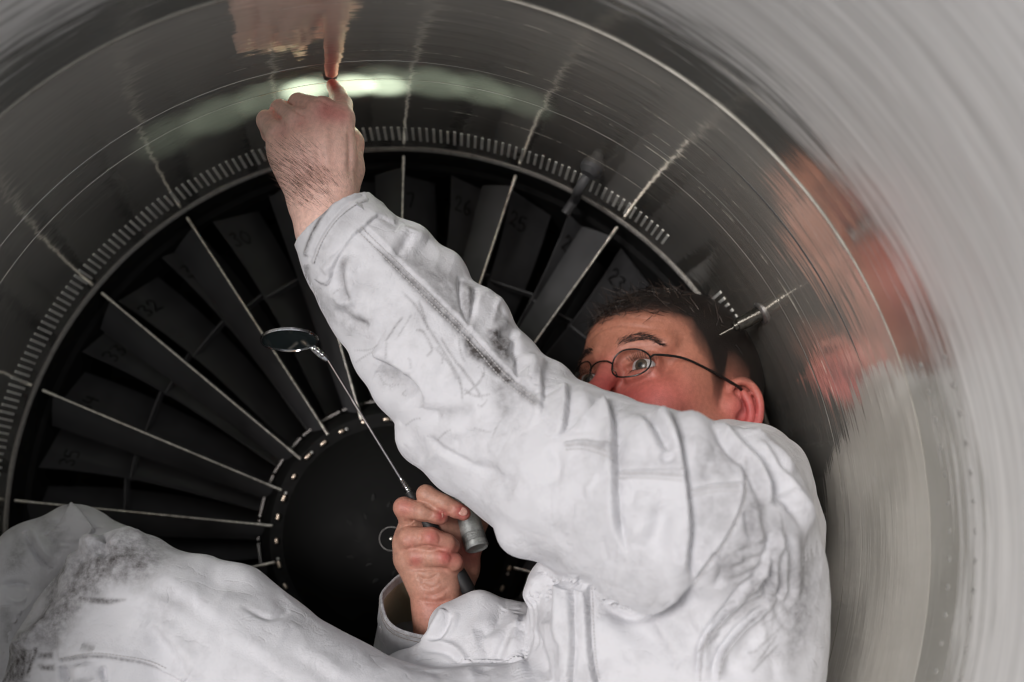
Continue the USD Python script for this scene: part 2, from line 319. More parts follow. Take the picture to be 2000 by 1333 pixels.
# probes that stand on the wall
def wall_depth(px, py):
    t2 = np.linspace(.4, 1.2, 4001); P = unp(px, py, t2)
    return t2[np.argmin(np.abs(np.hypot(P[:, 0] - CX, P[:, 2] - CZ) - R0))]
M_probe = plain('probe_steel', (.10, .095, .085), .25, .9, 200)
pb = unp(1486, 612, wall_depth(1486, 612)); dirn = np.array([CX - pb[0], 0, CZ - pb[2]]); dirn /= np.linalg.norm(dirn)
pe = unp(1402, 657, pb[1] + .004); pd = pe - pb; L = np.linalg.norm(pd); pd /= L
sp = part('sensor_probe', lathe_along(pb - pd * .004, pb + pd * L, [(0, 0), (0, .0085), (.004, .0088), (.0046, .0078), (.026, .0072), (.030, .0068), (.0305, .0050), (.034, .0048), (.0345, .0016)] + [(L + .002, .0014), (L + .003, 0)], 24), M_probe, duct)
part('flange', lathe_along(pb - pd * .003, pb + pd * .004, [(0, 0), (0, .0125), (.0035, .0122), (.0050, .0105), (.0052, .008)], 24), M_edge, sp)
pb2 = unp(1157, 328, wall_depth(1157, 328)); pe2 = unp(1124, 388, YF - .004)
q = part('sensor_probe', cat([lathe_along(polar(R0 + .002, 0, 0) * 0 + pb2 + .002 * np.array([.5, 0, .86]), pb2 - .012 * np.array([.5, 0, .86]), [(0, 0), (0, .013), (.006, .0125), (.011, .008), (.012, 0)], 24)]), M_vane, duct)
part('stem', tube(catmull([pb2 + (0, .005, 0), unp(1130, 372, pb2[1] + .02), pe2, unp(1104, 418, YF + .004)], 6), .0055, 12), M_vane, q)
# ------------------------------------------------------------------ solid modelling on a grid, for cloth and skin
class Field:
    def __init__(s, lo, hi, h):
        s.lo, s.h = np.asarray(lo, float), h
        s.n = np.ceil((np.asarray(hi, float) - s.lo) / h).astype(int) + 1
        s.a = np.full(s.n, .06, np.float32)
    def box(s, lo, hi):
        i0 = np.clip(np.floor((np.asarray(lo) - s.lo) / s.h).astype(int), 0, s.n); i1 = np.clip(np.ceil((np.asarray(hi) - s.lo) / s.h).astype(int) + 1, 0, s.n)
        sl = tuple(slice(a, b) for a, b in zip(i0, i1))
        ax = [(s.lo[k] + s.h * np.arange(i0[k], i1[k])).astype(np.float32) for k in range(3)]
        return sl, ax[0][:, None, None], ax[1][None, :, None], ax[2][None, None, :]
    def put(s, sl, d, k, op='add'):
        if 0 in d.shape: return
        a = s.a[sl]
        if op == 'add':
            if k > 0:
                q = np.maximum(k - np.abs(a - d), 0) / k; s.a[sl] = np.minimum(a, d) - q * q * k * .25
            else: s.a[sl] = np.minimum(a, d)
        else:
            d = -d
            if k > 0:
                q = np.maximum(k - np.abs(a - d), 0) / k; s.a[sl] = np.maximum(a, d) + q * q * k * .25
            else: s.a[sl] = np.maximum(a, d)
    def cone(s, p0, p1, r0, r1, k=.004, op='add', squash=None):
        p0, p1 = np.asarray(p0, float), np.asarray(p1, float); m = max(r0, r1) + k + .012
        sl, X, Y, Z = s.box(np.minimum(p0, p1) - m, np.maximum(p0, p1) + m)
        b = p1 - p0; L = max(b @ b, 1e-12)
        t = np.clip(((X - p0[0]) * b[0] + (Y - p0[1]) * b[1] + (Z - p0[2]) * b[2]) / L, 0, 1)
        dx, dy, dz = X - p0[0] - t * b[0], Y - p0[1] - t * b[1], Z - p0[2] - t * b[2]
        s.put(sl, (np.sqrt(dx * dx + dy * dy + dz * dz) - (r0 + t * (r1 - r0))).astype(np.float32), k, op)
    def chain(s, pts, k=.004, op='add'):
        """pts: rows of x, y, z, radius."""
        for a, b in zip(pts[:-1], pts[1:]): s.cone(a[:3], b[:3], a[3], b[3], k, op)
    def ball(s, c, r, k=.004, op='add', R=None):
        """An ellipsoid of radii r whose own axes are the columns of R."""
        c = np.asarray(c, float); r = np.broadcast_to(np.asarray(r, float), 3); m = r.max() + k + .012
        sl, X, Y, Z = s.box(c - m, c + m); X, Y, Z = X - c[0], Y - c[1], Z - c[2]
        R = np.eye(3) if R is None else R
        q = [X * R[0, i] + Y * R[1, i] + Z * R[2, i] for i in range(3)]
        k0 = np.sqrt(sum((q[i] / r[i]) ** 2 for i in range(3))); k1 = np.sqrt(sum((q[i] / r[i] ** 2) ** 2 for i in range(3)))
        s.put(sl, (k0 * (k0 - 1) / np.maximum(k1, 1e-6)).astype(np.float32), k, op)
    def half(s, c, n, lo, hi, k=0.):
        """Cuts off what lies on the n side of the plane through c, within a box."""
        sl, X, Y, Z = s.box(lo, hi); n = np.asarray(n, float) / np.linalg.norm(n)
        s.put(sl, (-((X - c[0]) * n[0] + (Y - c[1]) * n[1] + (Z - c[2]) * n[2])).astype(np.float32), k, 'cut')
    def mesh(s, clean=0.):
        a = s.a
        for k in range(3):
            b_ = np.moveaxis(a, k, 0); b_[0] = np.maximum(b_[0], s.h); b_[-1] = np.maximum(b_[-1], s.h)
        if clean: a = ndimage.gaussian_filter(a, clean, mode='nearest')
        neg = a < 0
        c = np.zeros(tuple(x - 1 for x in a.shape), np.uint8)
        for i in (0, 1):
            for j in (0, 1):
                for k in (0, 1): c += neg[i:a.shape[0] - 1 + i, j:a.shape[1] - 1 + j, k:a.shape[2] - 1 + k]
        act = np.argwhere((c > 0) & (c < 8)); idx = np.full(c.shape, -1, np.int32); idx[tuple(act.T)] = np.arange(len(act))
        acc = np.zeros((len(act), 3)); cnt = np.zeros(len(act))
        cor = {(i, j, k): a[act[:, 0] + i, act[:, 1] + j, act[:, 2] + k] for i in (0, 1) for j in (0, 1) for k in (0, 1)}
        for ax in range(3):
            for u in (0, 1):
                for v in (0, 1):
                    o = [u, v]; o.insert(ax, 0); e = [u, v]; e.insert(ax, 1)
                    A, B = cor[tuple(o)], cor[tuple(e)]; on = (A < 0) != (B < 0)
                    t = A[on] / (A[on] - B[on]); p = np.tile(np.array(o, float), (len(t), 1)); p[:, ax] = t
                    acc[on] += p; cnt[on] += 1
        v = s.lo + s.h * (act + acc / cnt[:, None]); F = []
        for ax in range(3):
            sh = [slice(1, -1)] * 3; sh[ax] = slice(0, -1); sh2 = list(sh); sh2[ax] = slice(1, None)
            A, B = neg[tuple(sh)], neg[tuple(sh2)]
            for flip, on in ((False, A & ~B), (True, ~A & B)):
                g = np.argwhere(on)
                if not len(g): continue
                g = g + np.array([0 if q == ax else 1 for q in range(3)])
                b1, b2 = [q for q in range(3) if q != ax]
                def cell(u, w):
                    q = g.copy(); q[:, b1] -= u; q[:, b2] -= w; return idx[tuple(q.T)]
                quad = np.stack([cell(1, 1), cell(0, 1), cell(0, 0), cell(1, 0)], 1)
                if (ax == 1) != flip: quad = quad[:, ::-1]
                F.append(quad)
        f = np.vstack(F); f = f[(f >= 0).all(1)]
        return v, np.vstack([f[:, [0, 1, 2]], f[:, [0, 2, 3]]])
def relax(v, f, n=2, lam=.5):
    """A little smoothing that keeps the volume."""
    e = np.vstack([f[:, [0, 1]], f[:, [1, 2]], f[:, [2, 0]]]); e = np.vstack([e, e[:, ::-1]])
    from scipy.sparse import coo_matrix
    W = coo_matrix((np.ones(len(e)), (e[:, 0], e[:, 1])), (len(v), len(v))).tocsr(); W.data[:] = 1; d = np.asarray(W.sum(1)).ravel()
    for k in range(n):
        for l in (lam, -lam * 1.04): v = v + l * (W @ v / d[:, None] - v)
    return v
def vnormals(v, f):
    n = np.zeros_like(v); fn = np.cross(v[f[:, 1]] - v[f[:, 0]], v[f[:, 2]] - v[f[:, 0]])
    for k in range(3):
        for c in range(3): n[:, c] += np.bincount(f[:, k], fn[:, c], len(v))
    return n / np.maximum(np.linalg.norm(n, axis=1, keepdims=True), 1e-12)
def px4(rows):
    """Rows of picture position, distance, radius in picture pixels -> x, y, z, radius."""
    r = np.asarray(rows, float); return np.column_stack([unp(r[:, 0], r[:, 1], r[:, 2]), r[:, 3] * r[:, 2] / FPX])
DS = 1.09                                               # the man sits this much deeper than his first sketch
def px4s(rows): r = np.array(rows, float); r[:, 2] *= DS; return px4(r)
def unps(px, py, d): return unp(px, py, np.asarray(d) * DS)
class Sculptor:
    """Works folds into a surface, stroke by stroke, on the side that faces the worker."""
    def __init__(s, v, f, gain=1.):
        s.v, s.f, s.gain = v, f, gain; s.n = vnormals(v, f); s.x, s.y = proj(v); view = v / np.linalg.norm(v, axis=1, keepdims=True)
        s.face = -(s.n * view).sum(1)
        gx, gy = (s.x / 8).astype(int) + 60, (s.y / 8).astype(int) + 60; ok = (gx >= 0) & (gx < 400) & (gy >= 0) & (gy < 400)
        s.g = np.full((400, 400), 9.); np.minimum.at(s.g, (gx[ok], gy[ok]), v[ok, 1]); s.g = ndimage.minimum_filter(s.g, 3)
        top = np.full(len(v), 9.); top[ok] = s.g[gx[ok], gy[ok]]
        s.vis = (v[:, 1] < top + .016) & (s.face > -.25); s.h = np.zeros(len(v)); s.dirt = np.zeros(len(v))
        s.I = np.flatnonzero(s.vis); s.T = cKDTree(np.column_stack([s.x[s.I], s.y[s.I]]))
    def near(s, pts, reach, dmin=0, dmax=9):
        P = catmull(np.asarray(pts, float), 8); seg = np.diff(P, axis=0); L = np.r_[0, np.cumsum(np.linalg.norm(seg, axis=1))]
        u = np.linspace(0, L[-1], max(8, int(L[-1] / 4))); Q = np.column_stack([np.interp(u, L, P[:, k]) for k in (0, 1)])
        i = np.unique(np.concatenate([np.asarray(a, int) for a in s.T.query_ball_point(Q, reach)] + [np.zeros(0, int)])); i = s.I[i]
        i = i[(s.v[i, 1] >= dmin) & (s.v[i, 1] <= dmax)]
        if not len(i): return i, None, None, None
        xy = np.column_stack([s.x[i], s.y[i]]); d, j = cKDTree(Q).query(xy)
        t = np.gradient(Q, axis=0); t /= np.maximum(np.linalg.norm(t, axis=1, keepdims=True), 1e-9)
        w = xy - Q[j]; side = t[j, 0] * w[:, 1] - t[j, 1] * w[:, 0]           # positive: right-hand side along the stroke
        return i, d, np.sign(side) * d, u[j] / L[-1]
    def ends(s, t, e0=.2, e1=.2):
        return np.clip(t / max(e0, 1e-6), 0, 1) ** .8 * np.clip((1 - t) / max(e1, 1e-6), 0, 1) ** .8
    def ridge(s, pts, a, w, e=(.25, .25), **k):
        i, d, sd, t = s.near(pts, w * 3, **k)
        if len(i): s.h[i] += a * np.exp(-(d / w) ** 2) * s.ends(t, *e)
    def step(s, pts, a, wide, narrow=3., e=(.2, .2), dip=.35, grime_shade=.20, **k):
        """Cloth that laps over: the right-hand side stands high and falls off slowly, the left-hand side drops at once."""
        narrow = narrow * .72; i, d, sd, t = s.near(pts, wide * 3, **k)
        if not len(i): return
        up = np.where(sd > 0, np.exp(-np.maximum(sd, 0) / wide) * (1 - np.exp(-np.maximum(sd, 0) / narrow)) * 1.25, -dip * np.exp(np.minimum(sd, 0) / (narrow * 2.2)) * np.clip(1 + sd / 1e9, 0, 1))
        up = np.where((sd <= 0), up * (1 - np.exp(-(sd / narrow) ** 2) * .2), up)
        s.h[i] += a * up * s.ends(t, *e); s.dirt[i] = np.maximum(s.dirt[i], grime_shade * np.exp(-(sd / 2.6) ** 2) * s.ends(t, *e))  # fold line also painted darker: crease shade along with real soiling
    def stain_shade(s, pts, a, w, e=(.1, .1), **k):
        i, d, sd, t = s.near(pts, w * 2.5, **k)
        if len(i): s.dirt[i] = np.maximum(s.dirt[i], a * np.exp(-(d / w) ** 2) * s.ends(t, *e))
    def patch(s, poly, a, soft=6., dmin=0, dmax=9):
        import shapely
        g = shapely.Polygon(poly); i = s.I[(s.v[s.I, 1] >= dmin) & (s.v[s.I, 1] <= dmax)]
        b = g.bounds; i = i[(s.x[i] > b[0] - 30) & (s.x[i] < b[2] + 30) & (s.y[i] > b[1] - 30) & (s.y[i] < b[3] + 30)]
        if not len(i): return
        p = shapely.points(s.x[i], s.y[i]); d = shapely.distance(g.exterior, p) * np.where(shapely.contains(g, p), 1, -1)
        s.dirt[i] = np.maximum(s.dirt[i], a / (1 + np.exp(-d / soft * 2)))
    def done(s):
        from scipy.sparse import coo_matrix
        e = np.vstack([s.f[:, [0, 1]], s.f[:, [1, 2]], s.f[:, [2, 0]]]); e = np.vstack([e, e[:, ::-1]])
        W = coo_matrix((np.ones(len(e)), (e[:, 0], e[:, 1])), (len(s.v), len(s.v))).tocsr(); W.data[:] = 1; d = np.asarray(W.sum(1)).ravel()
        h = s.gain * s.h * np.clip(s.face * 2.5 + .55, 0, 1); soft = np.clip(1.0 - s.face * 2.2, .03, 1)       # soft towards the outline, crisp where it faces us
        for k in range(16): h = h + soft * (W @ h / d - h)
        return relax(s.v + s.n * h[:, None], s.f, 1)
# ------------------------------------------------------------------ the man: his white coverall
person = thing('person', 'man in dirty white coverall and glasses reaching up to touch the duct wall', 'person')
M_cloth = mat('white_cotton', {
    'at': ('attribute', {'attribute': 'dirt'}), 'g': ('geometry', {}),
    'n1': ('noise_texture', {'scale': 620., 'detail': 4., 'roughness': .65}), 'n4': ('noise_texture', {'scale': 130., 'detail': 6., 'roughness': .7}), 'n2': ('noise_texture', {'scale': 26., 'detail': 7., 'roughness': .68}),
    'n3': ('noise_texture', {'scale': 1500., 'detail': 2.}),
    'ms': ('mapping', {'scale': (60., 60., 340.), 'rotation': (0.3, .9, 0.)}), 'nsx': ('noise_texture', {'scale': 1., 'detail': 5., 'roughness': .7}),
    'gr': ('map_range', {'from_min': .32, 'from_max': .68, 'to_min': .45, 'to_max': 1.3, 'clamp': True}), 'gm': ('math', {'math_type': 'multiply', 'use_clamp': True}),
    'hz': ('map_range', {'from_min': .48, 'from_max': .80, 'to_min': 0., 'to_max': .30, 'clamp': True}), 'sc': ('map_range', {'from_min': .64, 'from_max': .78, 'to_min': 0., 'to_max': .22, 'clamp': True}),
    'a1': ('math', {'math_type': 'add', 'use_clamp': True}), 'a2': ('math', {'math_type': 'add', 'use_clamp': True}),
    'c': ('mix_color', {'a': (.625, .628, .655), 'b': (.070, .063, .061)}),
    'hs': ('math', {'math_type': 'multiply', 'value2': .6}), 'ha': ('math', {'math_type': 'add'}),
    'nw': ('noise_texture', {'scale': 34., 'detail': 3., 'roughness': .5, 'distortion': .5}), 'wr': ('rgb_ramp', {'ramp': [(.0, (1, 1, 1)), (.40, (.86, .86, .86)), (.47, (.55, .55, .55)), (.5, (0, 0, 0)), (.53, (.55, .55, .55)), (.60, (.86, .86, .86)), (1., (1, 1, 1))]}),
    'wm': ('map_range', {'from_min': .40, 'from_max': .66, 'to_min': .04, 'to_max': .6, 'clamp': True}), 'bw': ('bump', {'distance': .0012}),
    'b': ('bump', {'strength': .5, 'distance': .0008}),
    'p': ('principled_bsdf', {'roughness': .88, 'specular_ior_level': .25, 'sheen_weight': .08, 'sheen_roughness': .5})},
    [('g.position', 'n1.vector'), ('g.position', 'n2.vector'), ('g.position', 'n3.vector'), ('g.position', 'ms.vector'), ('ms.vector', 'nsx.vector'),
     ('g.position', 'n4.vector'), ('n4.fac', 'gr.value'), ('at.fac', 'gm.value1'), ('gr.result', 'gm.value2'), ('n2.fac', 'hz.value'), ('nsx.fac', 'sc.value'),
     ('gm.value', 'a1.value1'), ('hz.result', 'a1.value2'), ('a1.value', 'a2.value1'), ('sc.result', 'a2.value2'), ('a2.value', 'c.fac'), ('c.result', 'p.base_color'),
     ('n3.fac', 'hs.value1'), ('hs.value', 'ha.value1'), ('n1.fac', 'ha.value2'), ('ha.value', 'b.height'), ('b.normal', 'p.normal'), ('g.position', 'nw.vector'), ('nw.fac', 'wr.fac'), ('wr.color', 'bw.height'), ('n2.fac', 'wm.value'), ('wm.result', 'bw.strength'), ('bw.normal', 'b.normal')])
F1 = Field((-.50, .66, -.225), (.372, 1.10, .33), .0024)
LARM = [(650, 432, .886, 79), (672, 466, .886, 92), (695, 500, .885, 105), (740, 553, .884, 119), (800, 622, .881, 126), (860, 700, .876, 134), (912, 768, .872, 146), (965, 832, .868, 150),
        (1042, 888, .855, 154), (1122, 934, .834, 172), (1205, 968, .812, 176), (1290, 990, .792, 180), (1385, 1015, .787, 186)]
L4 = px4(LARM)
F1.chain(L4[2:], .010)
F1.cone(L4[0, :3] + (L4[0, :3] - L4[1, :3]) * 1.2, L4[2, :3], L4[0, 3], L4[2, 3], .004)
for b in ((855, 545, .852, 60), (925, 640, .832, 78), (985, 715, .815, 68), (1072, 757, .795, 50), (1135, 800, .775, 48), (1200, 833, .755, 55), (1290, 870, .735, 68), (800, 492, .868, 50),
          (740, 700, .850, 50), (775, 760, .838, 46), (822, 862, .820, 46), (700, 625, .868, 46), (885, 905, .805, 50), (1020, 1040, .782, 48)):
    b = (b[0], b[1], np.interp(b[0] * .64 + b[1] * .77, [r[0] * .64 + r[1] * .77 for r in LARM], [r[2] for r in LARM]) - .006, b[3]); q = px4([b])[0]; F1.ball(q[:3], q[3], .012)
# torso, back, far shoulder
TOR = [[(1420, 1040, .765, 165), (1405, 1150, .770, 190), (1375, 1280, .775, 215), (1340, 1420, .78, 240)],
       [(1190, 1240, .775, 145), (1195, 1400, .775, 175)], [(1450, 975, .80, 125), (1475, 1040, .84, 118), (1468, 1200, .845, 128), (1430, 1380, .84, 150)],
       [(1470, 905, .855, 78), (1420, 900, .90, 80)], [(1478, 985, .905, 104), (1480, 1150, .915, 112), (1455, 1350, .915, 130)], [(1300, 1120, .86, 150), (1250, 1300, .87, 180), (1240, 1450, .87, 190)], [(1420, 950, .76, 110), (1500, 925, .815, 70)]]
for t in TOR: F1.chain(px4s(t), .022)
for b in ((1105, 1150, .80, 72), (1092, 1225, .80, 66), (1120, 1300, .795, 90)): q = px4s([b])[0]; F1.ball(q[:3], q[3], .014)
# far arm: forearm cloth that lies before the cuff
for t in ([(905, 1245, .835, 64), (960, 1285, .83, 92), (1040, 1330, .83, 120), (1130, 1370, .83, 150)], [(880, 1215, .832, 36), (935, 1202, .84, 40), (1000, 1235, .85, 52), (1080, 1250, .85, 60)],
          [(800, 1330, .835, 62), (880, 1330, .83, 90)]): F1.chain(px4s(t), .014)
# near leg, far leg
for t in ([(262, 1140, .80, 92), (345, 1200, .80, 112), (470, 1290, .79, 140), (620, 1400, .78, 160), (800, 1480, .77, 170), (1000, 1500, .77, 200)],
          [(262, 1140, .80, 92), (200, 1200, .80, 92), (150, 1275, .80, 108), (110, 1380, .80, 105)], [(345, 1200, .80, 112), (250, 1300, .80, 130), (300, 1420, .80, 170)],
          [(545, 1235, .795, 60), (610, 1275, .79, 52), (690, 1320, .785, 52)], [(405, 1130, .80, 40), (465, 1165, .80, 58), (560, 1235, .795, 52)], [(230, 1090, .80, 50), (180, 1120, .80, 42), (120, 1190, .80, 46)]): F1.chain(px4s(t), .012)
for t in ([(150, 1060, .91, 68), (75, 1105, .905, 82), (20, 1190, .90, 95), (-40, 1300, .90, 110)], [(150, 1060, .91, 68), (225, 1095, .915, 64), (330, 1190, .93, 80), (500, 1300, .94, 90), (760, 1420, .93, 100)], [(60, 1180, .91, 90), (60, 1300, .91, 100)]): F1.chain(px4s(t), .012)
# sleeve mouth: cut square, hollowed for the wrist
cd_ = L4[0, :3] - L4[2, :3]; cd_ /= np.linalg.norm(cd_)
F1.half(L4[0, :3] + cd_ * .001, cd_ + np.array([.0, -.12, 0]), L4[0, :3] - .06, L4[0, :3] + .09)
F1.cone(L4[0, :3] + cd_ * .03, L4[0, :3] - cd_ * .05, L4[0, 3] - .0035, L4[0, 3] - .002, .002, 'cut')
v, f = F1.mesh(); del F1
v = relax(v, f, 3)
# finer faces where the photograph shows the cloth
x_, y_ = proj(v); n_ = vnormals(v, f); fc = -(n_ * v).sum(1) / np.linalg.norm(v, axis=1)
ok = (fc > -.25) & (x_ > -30) & (x_ < 2030) & (y_ < 1365) & (v[:, 1] > .4)
v, f = trimesh.remesh.subdivide(v, f, np.flatnonzero(ok[f].all(1)))
v, f = np.asarray(v), np.asarray(f); tm = trimesh.Trimesh(v, f, process=False); tm.merge_vertices(digits_vertex=6); v, f = np.array(tm.vertices), np.array(tm.faces)
v = relax(v, f, 2)
S = Sculptor(v, f, 1.3)
rg = np.random.default_rng(11)
# general unevenness of worn cotton
nz = lambda s, seed, o=3: meshkit.fbm(S.v * s + 7.3, o, seed) - .5
S.h += .0034 * nz(15, 1) + .0013 * nz(42, 2)
w1 = 1 - np.abs(2 * meshkit.fbm(S.v @ np.array([[1, .4, .7], [.1, 1, -.2], [-.6, 0, 1.]]) * np.array([24, 18, 12]), 2, 5) - 1)
S.h += .0013 * (np.clip(w1, .6, 1) - .6) / .4
A = dict(dmin=.6, dmax=1.)
# --- raised sleeve
S.step([(612, 545), (640, 556), (655, 520), (684, 470), (712, 447), (737, 427), (772, 440)][::-1], .0022, 16, 3, (.02, .05))
S.ridge([(598, 500), (612, 458), (642, 415), (672, 388), (704, 372)], .0016, 5, (.02, .02))
S.ridge([(606, 510), (622, 466), (650, 425), (680, 398), (712, 382)], -.0012, 3.5, (.02, .02))
S.ridge([(612, 516), (629, 472), (656, 432), (687, 405), (718, 390)], .0010, 4, (.02, .02))
S.step([(1056, 780), (992, 730), (940, 670), (902, 631), (850, 580), (790, 520), (707, 439)], .0016, 9, 2.2, (.04, .04), dip=.7)
S.ridge([(702, 450), (783, 530), (843, 590), (895, 641), (935, 682), (985, 742), (1048, 792)], -.0009, 4, (.05, .05))
S.step([(726, 690), (757, 709), (790, 731), (814, 752), (826, 778), (824, 800)][::-1], .0075, 46, 5, (.35, .12), dip=.5)
S.ridge([(735, 722), (770, 740), (800, 768), (806, 800)], -.0055, 20, (.3, .3))
S.ridge([(822, 800), (850, 812), (900, 806), (940, 790)], -.0028, 17, (.3, .4))
S.ridge([(674, 512), (667, 545), (680, 590), (700, 610)], -.0034, 8, (.3, .3))
S.ridge([(690, 500), (684, 545), (700, 590)], .0030, 12)
S.ridge([(655, 600), (690, 628), (730, 636)], -.0030, 10); S.ridge([(640, 565), (668, 590), (700, 592)], .0022, 9)
S.ridge([(690, 452), (670, 480), (640, 505)], -.0020, 8); S.ridge([(650, 520), (634, 532)], .002, 8)
S.ridge([(800, 455), (790, 480), (770, 505)], -.0035, 11); S.ridge([(775, 447), (790, 455), (835, 470)], .0035, 12)
S.ridge([(897, 540), (898, 570), (906, 610), (915, 640)], -.0030, 5, (.1, .4)); S.ridge([(928, 562), (925, 600), (917, 640)], -.0028, 5, (.1, .4)); S.ridge([(912, 560), (911, 600)], .0022, 7)
S.ridge([(995, 625), (975, 640), (955, 660)], .0030, 14); S.ridge([(1012, 660), (990, 650), (970, 662)], -.0032, 9)
S.ridge([(1003, 640), (1004, 680), (1012, 715), (1008, 760)], -.0036, 8); S.ridge([(1022, 690), (1035, 720), (1032, 760)], .0035, 13)
S.step([(1062, 700), (1055, 735), (1062, 780), (1058, 830)], .0042, 26, 4, (.1, .4))
S.ridge([(880, 700), (860, 745), (880, 775), (910, 770)], -.0016, 12)
S.step([(1107, 752), (1110, 795), (1102, 842), (1078, 860)], .0052, 26, 4, (.1, .35), dip=.5)
S.ridge([(1125, 762), (1145, 800), (1140, 850)], .0040, 18)
S.step([(1170, 777), (1183, 786), (1197, 823), (1205, 876), (1207, 947), (1210, 1032), (1228, 1080)], .0068, 42, 4, (.06, .25), dip=.6)
S.ridge([(1212, 800), (1232, 850), (1242, 920)], .0040, 22); S.ridge([(1186, 830), (1192, 880), (1190, 940)], .0025, 14)
S.step([(1292, 798), (1312, 832), (1328, 880), (1341, 950), (1349, 1032), (1345, 1094), (1356, 1138)], .0075, 46, 4, (.06, .15), dip=.6)
S.ridge([(1258, 815), (1283, 842), (1300, 872), (1310, 893)], -.0060, 10, (.2, .15)); S.ridge([(1275, 812), (1300, 850), (1316, 893)], .0042, 9)
S.ridge([(1240, 812), (1262, 850), (1280, 890), (1288, 915)], .0048, 14); S.ridge([(1335, 800), (1365, 850), (1370, 900)], .004, 26)
S.ridge([(1316, 898), (1300, 905), (1290, 895)], -.0035, 8)
for pts in ([(1102, 866), (1130, 864), (1157, 868), (1203, 884)], [(1206, 921), (1270, 921), (1335, 926)], [(1346, 957), (1375, 950), (1399, 947), (1450, 945)]):
    S.step(pts, .0016, 9, 2.2, (.03, .03), dip=.8); S.stain_shade([(x, y + 8) for x, y in pts], .30, 6)
S.ridge([(1300, 975), (1285, 1040), (1262, 1075)], -.0045, 20); S.ridge([(1322, 990), (1318, 1060), (1335, 1110)], .0030, 18)
S.ridge([(1262, 960), (1252, 1030), (1240, 1060)], .003, 22)
S.ridge([(930, 900), (975, 935), (1012, 950)], -.0030, 16); S.ridge([(836, 850), (870, 880), (920, 905), (960, 925)], -.0026, 7, (.15, .5))
S.ridge([(1075, 870), (1090, 905), (1085, 950)], -.003, 12); S.ridge([(1040, 960), (1060, 1000), (1045, 1040)], .002, 24)
# armhole: the sleeve laps over the body
S.step([(1451, 890), (1452, 956), (1444, 994), (1418, 1047), (1380, 1099), (1351, 1142)], .0024, 14, 3, (.05, .1), dip=.8)
S.step([(1356, 1142), (1294, 1172), (1237, 1182), (1190, 1166), (1152, 1140)], .0110, 50, 5, (.15, .15), dip=.55)
S.ridge([(1360, 1160), (1294, 1190), (1230, 1202), (1170, 1180)], -.0065, 13); S.ridge([(1175, 1165), (1215, 1192), (1250, 1205)], .004, 7)
# --- back
for pts, a, w in (([(1399, 826), (1442, 876), (1475, 914), (1496, 960), (1503, 985)], .0065, 12), ([(1430, 832), (1480, 868), (1525, 930), (1570, 1000), (1588, 1040)], .0060, 12),
                  ([(1455, 838), (1510, 872), (1550, 930)], .0045, 9), ([(1513, 1051), (1490, 1110), (1451, 1158), (1389, 1237), (1377, 1280), (1373, 1333)], .0045, 8),
                  ([(1508, 1170), (1470, 1210), (1451, 1227), (1413, 1279), (1404, 1333)], .0040, 8), ([(1516, 1030), (1514, 1090), (1508, 1165)], .0052, 8),
                  ([(1532, 1060), (1530, 1110), (1533, 1175)], .0042, 8), ([(1548, 1040), (1552, 1100), (1548, 1190)], .0032, 11), ([(1470, 990), (1476, 1030), (1484, 1060)], .004, 9)):
    S.ridge(pts, a, w, (.15, .2)); S.ridge([(x - 13, y + 4) for x, y in pts], -a * .8, w * .8, (.15, .2))
S.ridge([(1390, 1075), (1410, 1110), (1400, 1150)], -.0035, 9); S.ridge([(1420, 1085), (1450, 1090)], .003, 8)
for k in range(7): S.ridge([(1400 + 9 * k, 1090 + 17 * k), (1450 + 8 * k, 1062 + 19 * k), (1500 + 4 * k, 1050 + 20 * k)], .0017, 6)
S.ridge([(1492, 905), (1515, 945), (1520, 990)], -.006, 10); S.ridge([(1535, 960), (1550, 1000)], -.004, 9)
S.ridge([(1480, 1240), (1440, 1290), (1430, 1333)], -.003, 16); S.ridge([(1330, 1200), (1350, 1260), (1380, 1300)], -.003, 26)
# --- front of the body
S.step([(1131, 1120), (1126, 1190), (1128, 1260), (1123, 1345)], .0055, 20, 3, (.02, .02), dip=.45); S.ridge([(1112, 1130), (1106, 1200), (1110, 1290), (1104, 1345)], .003, 12)
S.step([(1150, 1140), (1153, 1222), (1158, 1290), (1170, 1345)], .0060, 54, 3, (.05, .02), dip=.4)
S.ridge([(1068, 1120), (1045, 1155), (1040, 1190)], .005, 16); S.ridge([(1090, 1110), (1078, 1160), (1072, 1220)], -.0065, 13)
S.ridge([(1108, 1120), (1104, 1180), (1100, 1260)], .0045, 13); S.ridge([(1040, 1225), (1055, 1270), (1075, 1333)], -.006, 12); S.ridge([(1020, 1235), (1010, 1280), (1020, 1333)], .0045, 18)
S.ridge([(1185, 1160), (1225, 1215), (1285, 1250), (1330, 1300)], -.0048, 24); S.ridge([(1180, 1200), (1210, 1260), (1230, 1333)], .003, 30)
S.ridge([(1265, 1205), (1300, 1240), (1320, 1290)], .003, 22)
# --- cloth before the far wrist
S.ridge([(868, 1190), (853, 1220), (838, 1245), (800, 1268)], .0035, 7, (.05, .2)); S.ridge([(880, 1200), (866, 1232), (845, 1258)], -.0030, 6); S.ridge([(893, 1196), (880, 1235), (860, 1262)], .0022, 6)
S.ridge([(985, 1190), (960, 1225), (925, 1240)], -.0050, 13); S.ridge([(1020, 1200), (1000, 1240), (985, 1290)], .0045, 14); S.ridge([(1000, 1225), (985, 1260), (960, 1300)], -.004, 10)
S.ridge([(820, 1255), (880, 1262), (910, 1290), (925, 1333)], .0032, 7); S.ridge([(815, 1268), (872, 1276), (900, 1300)], -.0025, 6); S.ridge([(930, 1235), (950, 1275), (940, 1320)], -.004, 14)
S.ridge([(780, 1290), (840, 1300), (870, 1330)], -.003, 12)
